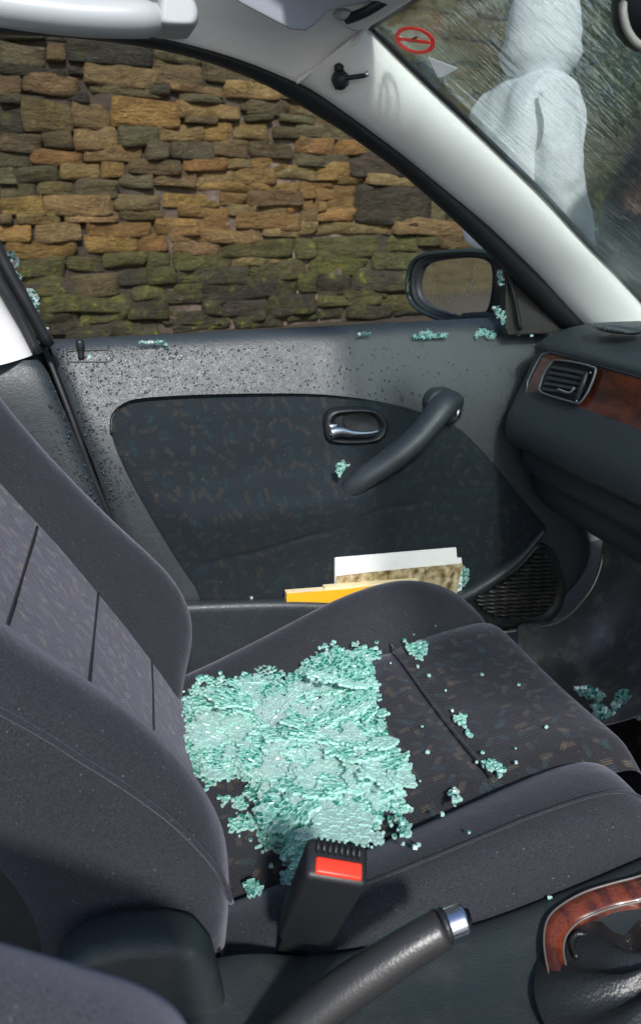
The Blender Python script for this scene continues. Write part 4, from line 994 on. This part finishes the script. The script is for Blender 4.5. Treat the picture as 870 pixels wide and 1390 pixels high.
# driver's seat edge in the lower left corner
ds = thing('driver_seat', 'grey velour edge of the driver seat in the near corner', 'car seat', (-.1, .3, .4))
de = spl([Y(*q) for q in ((-900, 1010, .30), (-400, 1136, .30), (-120, 1212, .30), (-20, 1238, .30), (60, 1262, .30), (130, 1284, .30), (190, 1305, .30), (240, 1340, .30), (270, 1400, .30))], 44)
rows = [[p+V((0, .004, -.14)) for p in de], [p+V((0, .004, -.04)) for p in de], [p+V((0, .0, -.010)) for p in de], [p+V((0, -.015, .0)) for p in de], [p+V((0, -.04, .0)) for p in de], [p+V((0, -.08, -.02)) for p in de], [p+V((0, -.12, -.10)) for p in de]]
grid('seat_bolster', rows, FABN, ds, sub=1)

# ================================================================== BOOKS
def book(name, label, pts, y, th, mat, cover=None, tilt=0):
    t = thing(name, label, name.split('_')[-1], tuple(Y(*pts[0], y)))
    return t
bt = thing('road_atlas', 'yellow paperback standing open end up in the door pocket', 'book', tuple(Y(450, 822, 1.165)))
P = [Y(*q) for q in ((389, 806, 1.158), (470, 800, 1.158), (560, 789, 1.156), (566, 797, 1.156), (566, 900, 1.156), (389, 900, 1.158))]
prism('front_cover', P, V((0, .0015, 0)), YEL, bt, smooth=False)
P = [Y(*q) for q in ((388, 804, 1.1605), (440, 800, 1.1605), (440, 797, 1.1605), (567, 787, 1.1605), (567, 900, 1.1605), (388, 900, 1.1605))]
prism('pages', [p+V((.001, 0, -.001)) for p in P], V((0, .012, 0)), simple('cream_pages', (.8, .68, .42), .8), bt, smooth=False)
P = [Y(*q) for q in ((388, 802, 1.174), (440, 797, 1.174), (440, 900, 1.174), (388, 900, 1.174))]
prism('spine_label', P, V((0, .0015, 0)), BLK, bt, smooth=False)
P = [Y(*q) for q in ((397, 801, 1.172), (404, 800.5, 1.172), (404, 804, 1.172), (397, 804, 1.172))]
prism('yellow_mark', P, V((0, .001, 0)), YEL, bt, smooth=False)
bt2 = thing('white_booklet', 'white paper booklet standing behind the yellow book in the pocket', 'booklet', tuple(Y(530, 800, 1.17)))
P = [Y(*q) for q in ((455, 757, 1.178), (619, 744, 1.178), (620, 757, 1.178), (626, 757, 1.178), (627, 767, 1.178), (625, 900, 1.178), (455, 900, 1.178))]
prism('page', P, V((0, .0015, 0)), PAPER, bt2, smooth=False)
P = [Y(*q) for q in ((454, 757, 1.181), (618, 743, 1.181), (618, 900, 1.181), (454, 900, 1.181))]
prism('page', P, V((0, .0012, 0)), PAPER, bt2, smooth=False)
sp = prism('sepia_leaflet', [Y(*q) for q in ((457, 782, 1.172), (500, 777, 1.172), (560, 771, 1.171), (628, 765, 1.170), (620, 803, 1.170), (610, 870, 1.170), (457, 880, 1.172))], V((0, .0008, 0)), SEPIA, smooth=False)
prop(sp, 'sepia printed leaflet with a coin-like ring in front of the white booklet', 'leaflet')
def text3(s, size, origin, ax_, up_, mat, parent, name='lettering'):
    cu = bpy.data.curves.new(name, 'FONT'); cu.body = s; cu.size = size; cu.extrude = .0002
    tmp = bpy.data.objects.new('tmp', cu); C.objects.link(tmp)
    dg_ = bpy.context.evaluated_depsgraph_get(); me = bpy.data.meshes.new_from_object(tmp.evaluated_get(dg_)); bpy.data.objects.remove(tmp)
    nz_ = ax_.cross(up_)
    vs_ = [origin+ax_*v_.co.x+up_*v_.co.y+nz_*v_.co.z for v_ in me.vertices]; fs_ = [tuple(pl.vertices) for pl in me.polygons]
    return mk(name, vs_, fs_, mat, parent, smooth=False)
text3('La Madela In', .0042, Y(409, 804.5, 1.1565), V((1, 0, .06)).normalized(), V((0, 0, 1)), PLAINW, bt)

# ================================================================== STICKERS on the windscreen
def wsn(u, v, o=-.004): return PL(u, v, WA+wnrm*o, wnrm)
sc_c = wsn(563, 55); sa, sb_ = sd_, V((0, 1, 0))
# ring in the plane of the glass, sized from the photograph
rr = .030
stk = thing('round_sticker', 'red ringed prohibition sticker with a diagonal bar in the windscreen corner', 'sticker', tuple(sc_c))
def pc_(a, r):
    k = r/rr; c, s_ = math.cos(a)*28*k, math.sin(a)*17.5*k; return wsn(563+c*math.cos(.28)-s_*math.sin(.28), 54.5+c*math.sin(.28)+s_*math.cos(.28))
n_ = 48; vs = [pc_(2*PI*i/n_, rr) for i in range(n_)]+[pc_(2*PI*i/n_, rr*.78) for i in range(n_)]
mk('red_ring', vs, [(i, (i+1) % n_, n_+(i+1) % n_, n_+i) for i in range(n_)], STR_, stk, smooth=False, solid=.0006)
d1, d2 = wsn(539, 52), wsn(587, 58); dd = (d2-d1).normalized(); dn = dd.cross(wnrm)*.0028
prism('red_bar', [d1+dd*.004-dn, d2-dd*.004-dn, d2-dd*.004+dn, d1+dd*.004+dn], -wnrm*.0006, STR_, stk, smooth=False)
for a, b, w_ in ((-.012, .010, .002), (.012, .016, .002)):
    c_ = sc_c+wnrm*.0003; prism('printed_cigarette', [c_+sb_*a+sa*-.004, c_+sb_*b+sa*-.004, c_+sb_*b+sa*(-.004+w_*1.5), c_+sb_*a+sa*(-.004+w_*1.5)], -wnrm*.0003, STD, stk, smooth=False)
o = prism('triangular_sticker', [wsn(u, v) for u, v in ((581, 77), (621, 92), (620, 94), (597, 105), (594, 104))], -wnrm*.0006, STW, smooth=False)
prop(o, 'white four-sided sticker scrap below the red ring on the windscreen', 'sticker')

# ================================================================== BROKEN GLASS
PILE = [(245, 960), (247, 944), (262, 938), (275, 942), (285, 925), (310, 922), (335, 936), (346, 935), (346, 914), (358, 908), (370, 909), (374, 932), (390, 930), (402, 920), (428, 916), (438, 900), (441, 886), (455, 875), (468, 884), (490, 880), (513, 874), (511, 886), (498, 902), (505, 925), (505, 960), (511, 985), (525, 1003), (520, 1028), (535, 1035), (557, 1040), (546, 1056), (541, 1082), (546, 1100), (540, 1108), (520, 1095), (508, 1100), (510, 1118), (495, 1130), (470, 1140), (440, 1143), (437, 1155), (425, 1170), (413, 1190), (395, 1196), (384, 1188), (385, 1165), (376, 1152), (354, 1143), (352, 1120), (357, 1098), (345, 1085), (330, 1070), (312, 1070), (296, 1084), (278, 1060), (262, 1038), (247, 1015)]
HOLES = [[(425, 960), (432, 962), (438, 973), (430, 976), (426, 970)], [(455, 1030), (464, 1032), (468, 1042), (458, 1040)], [(480, 1108), (496, 1098), (497, 1112), (486, 1118)], [(403, 946), (412, 938), (416, 941), (408, 949)], [(436, 1078), (447, 1080), (443, 1088)]]
class Shards:
    def __init__(s, seed=1): s.v, s.f, s.m, s.r = [], [], [], random.Random(seed)
    def cell(s, pts, n, th, mi=(0, 1)):
        dz_ = n*s.r.uniform(-.0009, .0009); pts = [p+dz_ for p in pts]; c = sum(pts, V())/len(pts); k = len(s.v); m_ = len(pts); q_ = s.r.random()
        if mi[0] == 0: mi = (3 if q_ < .36 else (2 if q_ > .88 else 0), mi[1])
        s.v += [p-n*th for p in pts]+list(pts)+[c+(p-c)*.84+n*th*.10 for p in pts]
        for i in range(m_):
            j = (i+1) % m_; s.f.append((k+i, k+j, k+m_+j, k+m_+i)); s.m.append(mi[1])
            s.f.append((k+m_+i, k+m_+j, k+2*m_+j, k+2*m_+i)); s.m.append(mi[1] if s.r.random() < .45 else mi[0])
        s.f.append(tuple(k+2*m_+i for i in range(m_))); s.m.append(mi[0])
    def patch(s, O, A, B, ok, size=.0055, th=.004, warp=None, jit=.3, tilt=.0, mi=(0, 1), ext=.2, shrink=.985):
        # jittered honeycomb in the plane (A, B) through O; ok(point) keeps a cell
        n = A.cross(B).normalized(); r = s.r; h = size*math.sqrt(3)/2; cache = {}; na = int(ext/size)+2; sd0 = r.random()*100
        def vert(i, j):
            if (i, j) not in cache:
                x, y = (i+.5*(j & 1))*size*.5, j*h/3*1.0
                q = V((x*300, y*300, sd0)); cache[(i, j)] = (x+size*jit*noise.noise(q), y+size*jit*noise.noise(q+V((5, 5, 5))))
            return cache[(i, j)]
        w_ = size/math.sqrt(3)
        for a in range(-na, na+1):
            for b in range(-na, na+1):
                cx, cy = a*size+(b & 1)*size*.5, b*h
                if cx*cx+cy*cy > ext*ext: continue
                c3_ = O+A*cx+B*cy
                if warp: c3_ = warp(c3_)
                if c3_ is None or not ok(c3_): continue
                pts = []; t1, t2 = r.uniform(-tilt, tilt), r.uniform(-tilt, tilt)
                for q in range(6):
                    an = PI/6+q*PI/3; x, y = cx+w_*math.cos(an), cy+w_*math.sin(an)
                    k3 = V((round(x/size*4)*3.1, round(y/size*4)*2.7, sd0)); x += size*jit*1.8*noise.noise(k3*.37); y += size*jit*1.8*noise.noise(k3*.41+V((9, 2, 0)))
                    dx, dy_ = (x-cx)*shrink, (y-cy)*shrink
                    pts.append(c3_+A*dx+B*dy_+n*(dx*t1+dy_*t2))
                if r.random() < .25: pts.pop(r.randrange(6))
                s.cell(pts, n, th, mi)
    def chip(s, p, size, n=None):
        r = s.r; n = (n or V((0, 0, 1)))+V((r.uniform(-.6, .6), r.uniform(-.6, .6), r.uniform(-.2, .2))); n.normalize()
        a = n.orthogonal().normalized(); b = n.cross(a); k = r.choice((4, 5, 5, 6)); t0 = r.random()*6
        s.cell([p+(a*math.cos(t0+2*PI*i/k)+b*math.sin(t0+2*PI*i/k))*size*r.uniform(.38, .58) for i in range(k)], n, size*.6, (0, 1))
    def make(s, name, parent=None, face=None): return mk(name, s.v, s.f, None, parent, smooth=False, mats=[face or GFACE, GEDGE, GCLEAR, GDEEP], fm=s.m)
def surf(x, y):
    if y > 1.0:
        zc = lin([(a[0], a[2]) for a in far], x); t = min(1, (y-1.0)/.065); return seat_z(x, 1.0)*(1-t)+zc*t+.003
    if y < .68:
        zc = lin([(a[0], a[2]) for a in near], x); t = min(1, (.68-y)/.075); return seat_z(x, .68)*(1-t)+zc*t+.003
    return seat_z(x, y)
def heap(x, y): 
    u, v = proj(V((x, y, surf(x, y))))
    d = min(math.hypot(u-a, v-b) for a, b in PILE)
    return min(1, d/45)*(.009+.009*(.5+noise.noise(V((x*16, y*16, 2))))+.004*noise.noise(V((x*45, y*45, 7))))
def in_pile(p):
    u, v = proj(p)
    u2, v2 = u+8*noise.noise(p*90)+10*noise.noise(p*38), v+8*noise.noise(p*90+V((3, 3, 3)))+10*noise.noise(p*38+V((8, 3, 3)))
    if not inpoly(u2, v2, PILE) and edge_dist(u2, v2) > 4: return False
    return not any(inpoly(u, v, h_) for h_ in HOLES)
def edge_dist(u, v):
    best = 1e9
    for i in range(len(PILE)):
        (ax, ay), (bx, by) = PILE[i], PILE[(i+1) % len(PILE)]; dx, dy_ = bx-ax, by-ay
        t = max(0, min(1, ((u-ax)*dx+(v-ay)*dy_)/(dx*dx+dy_*dy_))); best = min(best, math.hypot(u-ax-t*dx, v-ay-t*dy_))
    return best
def in_core(p, d=13):
    u, v = proj(p)
    return in_pile(p) and edge_dist(u, v) > d*(1+1.4*noise.noise(p*45)) and not any(inpoly(u+a, v+b, h_) for h_ in HOLES for a, b in ((5, 0), (-5, 0), (0, 5), (0, -5)))
S = Shards(3); EX, EY = V((1, 0, 0)), V((0, 1, 0))
CO = V((.24, .84, 0))
def on(off, amp=0):
    def w(p):
        k = surf(p.x, p.y); return V((p.x, p.y, k+off+heap(p.x, p.y)*amp))
    return w
S.patch(CO, EX, EY, lambda p: in_pile(p) and noise.noise(p*26+V((1, 7, 0))) > -.27, .0062, .0035, on(.0035), ext=.34, tilt=.10)
S.patch(CO+V((.002, .003, 0)), EX, EY, lambda p: in_core(p) and noise.noise(p*17) > -.06, .0056, .0035, on(.006, .6), ext=.34, tilt=.25, jit=.45)
S.patch(CO+V((.001, .001, 0)), (EX+EY*.3).normalized(), (EY-EX*.3).normalized(), lambda p: in_core(p, 20) and noise.noise(p*23+V((4, 0, 0))) > .06, .0056, .0035, on(.010, 1.0), ext=.34, tilt=.4, jit=.5)
rs = random.Random(21)
for k in range(95):      # tilted slabs of crazed glass still stuck together
    for _ in range(50):
        x, y = rs.uniform(.08, .42), rs.uniform(.66, 1.06); p = V((x, y, surf(x, y)))
        if in_core(p, 18): break
    a, b = rs.uniform(-.38, .38), rs.uniform(-.38, .38); n = V((a, b, 1)).normalized(); A = n.cross(V((rs.uniform(-1, 1), 1, 0))).normalized(); B = n.cross(A)
    rad = rs.uniform(.016, .046); sdv = V((rs.uniform(0, 50),)*3); O = p+V((0, 0, .006+heap(x, y)*1.0+rad*math.hypot(a, b)*.5))
    S.patch(O, A, B, lambda q: (q-O).length < rad*(1+.7*noise.noise((q-O)*70+sdv)) and in_pile(V((q.x, q.y, surf(q.x, q.y)))), rs.choice((.0048, .0055, .006)), .0032, None, ext=rad*1.7, tilt=.12, jit=.4, mi=(2, 1) if rs.random() < .3 else (0, 1))
for (u, v, rad, a, b) in ((462, 1118, .040, .05, .1), (392, 962, .030, -.1, .1), (335, 995, .032, .1, -.1), (545, 1060, .014, .2, 0), (352, 925, .018, .2, .2), (455, 890, .012, 0, .2), (300, 1040, .026, .15, .1), (478, 960, .026, -.2, .1), (400, 1060, .028, .1, .2), (520, 1010, .018, 0, .3)):
    p = Z(u, v, .5)
    for _ in range(8): p = Z(u, v, surf(p.x, p.y)+.02)
    n = V((a, b, 1)).normalized(); A = n.cross(V((.3, 1, 0))).normalized(); B = n.cross(A); sdv = V((u, v, 0)); O = p+V((0, 0, .004))
    S.patch(O, A, B, lambda q: (q-O).length < rad*(1+.6*noise.noise((q-O)*50+sdv)), .0056, .003, None, ext=rad*1.7, tilt=.05, jit=.4, mi=(2, 1))
for k in range(450):
    x, y = rs.uniform(.06, .44), rs.uniform(.64, 1.08); p = V((x, y, surf(x, y)))
    if in_pile(p): S.chip(p+V((0, 0, .008+heap(x, y)*1.15+rs.random()*.004)), rs.uniform(.0035, .007))
pile = mk('shattered_glass', S.v, S.f, None, smooth=False, mats=[GFACE, GEDGE, GCLEAR, GDEEP], fm=S.m)
prop(pile, 'large heap of shattered aqua window glass lying on the seat cushion', 'broken glass', kind='stuff')
# separate clumps
def clump(label, poly, where, size=.0055, th=.0035, seed=0, warp=None, axes=(EX, EY), face=None, tilt=.3, extra_ok=None, group=None, ext=None, layers=1):
    s = Shards(seed+50); cu = sum(p[0] for p in poly)/len(poly); cv = sum(p[1] for p in poly)/len(poly)
    O = where(cu, cv); ex = max((where(*p)-O).length for p in poly)*1.05
    for L in range(layers):
        s.patch(O+axes[0].cross(axes[1])*.0035*L, axes[0], axes[1], lambda p: inpoly(*proj(p), poly), size, th, warp, ext=ex+.004, tilt=tilt+.2*L)
    if not s.v: print('EMPTY CLUMP', label); s.chip(O, size*1.5)
    o = mk('glass_clump', s.v, s.f, None, smooth=False, mats=[face or GFACE, GEDGE, GCLEAR, GDEEP], fm=s.m); prop(o, label, 'glass clump', group); return o
def onseat(u, v):
    p = Z(u, v, .5)
    for _ in range(8): p = Z(u, v, surf(p.x, p.y)+.004)
    return p
cl = lambda label, poly, seed, **k: clump(label, poly, onseat, seed=seed, warp=on(.005), **k)
cl('aqua glass clump near the far bolster seam at the seat front', [(547, 866), (556, 872), (566, 868), (582, 870), (580, 882), (570, 895), (562, 890), (553, 880)], 1)
cl('round glass crumb clump, upper one on the cross seam', [(619, 968), (630, 967), (632, 978), (624, 982), (618, 976)], 2)
cl('narrow glass splinter below the round clump on the cross seam', [(629, 984), (636, 988), (641, 996), (635, 998), (629, 990)], 3)
cl('left one of the twin glass clumps low on the cross seam', [(656, 1033), (662, 1028), (671, 1033), (670, 1043), (660, 1044)], 4)
cl('right one of the twin glass clumps low on the cross seam', [(672, 1036), (679, 1034), (685, 1045), (680, 1053), (673, 1046)], 5)
cl('pale glass chip alone on the cushion near the plain near bolster', [(612, 1074), (618, 1069), (624, 1073), (623, 1084), (613, 1086)], 6, face=GCLEAR)
cl('glass clump right below the heap beside the buckle', [(540, 1112), (549, 1110), (558, 1120), (556, 1131), (548, 1136), (542, 1126)], 7)
cl('glass clump in the dark gap left below the heap', [(309, 1112), (322, 1107), (345, 1108), (350, 1120), (338, 1124), (314, 1126)], 8)
cl('glass crumbs beside the lower backrest in the gap', [(314, 1085), (330, 1078), (336, 1092), (325, 1100), (318, 1096)], 9)
cl('small glass clump left of the buckle at the near bolster', [(334, 1197), (344, 1192), (356, 1196), (354, 1208), (342, 1213), (334, 1208)], 10)
cl('rounded glass clump just above the buckle', [(443, 1148), (455, 1142), (470, 1146), (473, 1158), (462, 1164), (447, 1160)], 11)
cl('grey clear glass sheet at the top left of the heap', [(262, 948), (272, 938), (290, 936), (302, 945), (306, 958), (290, 966), (270, 962)], 12, face=GCLEAR, tilt=.1)
cl('small aqua glass bit left behind the heap at the door side', [(265, 918), (275, 914), (286, 915), (284, 924), (268, 927)], 13)
sill = lambda u, v: Y(u, v, 1.243)
up = lambda p: p
for i, (lab, poly) in enumerate((('flat green glass strip on the sill behind the lock button', [(188, 463), (205, 461), (226, 462), (226, 467), (190, 468)]), ('tiny green glass chip on the door sill below the wall', [(487, 451), (500, 450), (504, 454), (488, 456)]),
                                 ('jagged aqua glass piece on the sill left of the mirror arm', [(560, 455), (572, 450), (584, 447), (588, 452), (608, 453), (606, 459), (580, 460), (562, 459)]), ('aqua glass lump on the sill right below the mirror', [(643, 453), (652, 447), (668, 448), (672, 453), (670, 460), (662, 458), (656, 454), (648, 458)]))):
    clump(lab, poly, sill, seed=20+i, axes=(EX, V((0, .25, .97)).normalized()), size=.0045, th=.004)
clump('glass flake stuck on the lower end of the door pull handle', [(457, 632), (466, 624), (473, 632), (466, 640), (460, 648), (457, 642)], lambda u, v: Y(u, v, 1.138), seed=30, axes=(EX, V((0, 0, 1))), size=.0045, th=.002)
clump('dark green glass clump between the leaflet and the speaker', [(620, 778), (629, 768), (637, 775), (636, 788), (630, 796), (621, 800)], lambda u, v: Y(u, v, 1.178), seed=31, axes=(EX, V((0, 0, 1))), size=.004, th=.003)
for i, (lab, poly) in enumerate((('highest cracked glass remnant on the rear window edge', [(9, 342), (17, 341), (27, 355), (22, 360), (30, 378), (31, 388), (24, 372), (16, 358)]), ('middle cracked glass remnant on the rear window edge', [(35, 393), (46, 393), (54, 408), (53, 425), (56, 434), (46, 420)]), ('lowest cracked glass remnant on the rear window edge', [(57, 440), (65, 446), (68, 460), (61, 452)]))):
    clump(lab, poly, lambda u, v: Y(u, v, 1.28), seed=40+i, axes=(EX, V((0, 0, 1))), size=.0046, th=.004, face=GCLEAR, tilt=.5)
for i, (lab, poly) in enumerate((('cracked glass remnant beside the upper mirror edge', [(673, 370), (682, 367), (684, 392), (679, 388)]), ('cracked glass remnant at the lower mirror edge', [(668, 418), (676, 415), (686, 424), (687, 443), (680, 436), (672, 426)]))):
    clump(lab, poly, lambda u, v: Y(u, v, 1.21), seed=45+i, axes=(EX, V((0, 0, 1))), size=.0045, th=.004, face=GCLEAR, tilt=.5)
for i, (lab, poly) in enumerate((('green glass pile in the footwell right behind the seat front', [(780, 934), (800, 930), (815, 938), (822, 944), (816, 950), (800, 947), (788, 944)]), ('bright green glass pile on the footwell trim at the right', [(830, 955), (843, 934), (852, 938), (862, 950), (880, 960), (880, 975), (866, 976), (852, 966), (838, 968)]),
                                 ('dim green glass bits in the gap by the seat front', [(803, 958), (812, 952), (822, 960), (838, 966), (836, 976), (820, 980), (806, 970)]))):
    clump(lab, poly, lambda u, v: Y(u, v, .955), seed=60+i, axes=((EX-EY*.1).normalized(), V((0, .6, .8)).normalized()), size=.0058, th=.004, layers=2)
# loose crumbs: individual things sharing meshes
protos = []
for k in range(6):
    s = Shards(90+k); s.r = random.Random(k+7); s.chip(V((0, 0, 0)), .006); me = bpy.data.meshes.new('glass_crumb'); me.from_pydata([tuple(p) for p in s.v], [], s.f)
    [me.materials.append(q) for q in (GCLEAR, GEDGE, GCLEAR, GDEEP)]; me.polygons.foreach_set('material_index', s.m); me.update(); protos.append(me)
cr = [(567, 904), (582, 916), (613, 965), (573, 986), (629, 966+20), (655, 1021), (654, 915), (704, 929), (699, 1016), (742, 987), (600, 1105), (617, 1093), (646, 1034), (700, 1035), (604, 937), (562, 862), (535, 858), (524, 861), (540, 1106), (563, 1148), (568, 1146),
      (330, 1045), (322, 1104), (336, 1104), (312, 1130), (325, 1135), (340, 1140), (348, 1150), (357, 1156), (352, 1148), (368, 1175), (262, 932), (270, 934), (288, 930), (303, 932), (545, 1032), (550, 1023), (528, 1002), (512, 968), (500, 1148), (505, 1150), (530, 1120), (535, 1135), (520, 1130), (548, 1146), (452, 872), (520, 868), (530, 900), (570, 1060), (580, 1020), (636, 1130), (450, 1215), (560, 845), (590, 850), (576, 847), (555, 853)]
for (u, v) in cr:
    p = onseat(u, v); o = bpy.data.objects.new('glass_crumb', random.choice(protos)); C.objects.link(o); o.location = p+V((0, 0, .0015)); o.rotation_euler = (0, 0, random.random()*6); q = random.uniform(.45, 1.0); o.scale = (q, q, q)
    if u < 380 and v > 1000: zn = 'tiny glass crumb in the dark hollow between heap and near backrest bolster'
    elif v < 905 and u > 510: zn = 'tiny glass crumb along the stitched edge of the far bolster'
    elif u < 320: zn = 'tiny glass crumb on the plain cloth behind the top left end of the heap'
    elif u < 560 and v > 1095: zn = 'tiny glass crumb between the right end of the heap and the buckle'
    elif u < 560: zn = 'tiny glass crumb on the dark cloth just right of the heap'
    elif u < 660: zn = 'tiny glass crumb beside the cross seam in the middle of the cushion'
    else: zn = 'tiny glass crumb on the patterned front half of the cushion'
    prop(o, zn, 'glass crumb', zn.replace('tiny glass crumb', 'loose glass crumbs'))
for (u, v, y, lab) in ((703, 452, 1.22, 'left one of two tiny glass crumbs on the sill by the dashboard'), (721, 454, 1.22, 'right one of two tiny glass crumbs on the sill by the dashboard'), (482, 802, 1.17, None), (745, 1217, .548, 'shiny glass crumb on the edge of the centre console'), (121, 484, 1.21, 'glass crumbs beside the lock button on the sill'), (342, 812, 1.17, 'white crumb of glass at the back end of the door pocket')):
    if not lab: continue
    o = bpy.data.objects.new('glass_crumb', random.choice(protos)); C.objects.link(o); o.location = Y(u, v, y); o.rotation_euler = (1, .3, random.random()*6)
    prop(o, lab, 'glass crumb')
print('stones', stone_n[0], 'pile faces', len(S.f))
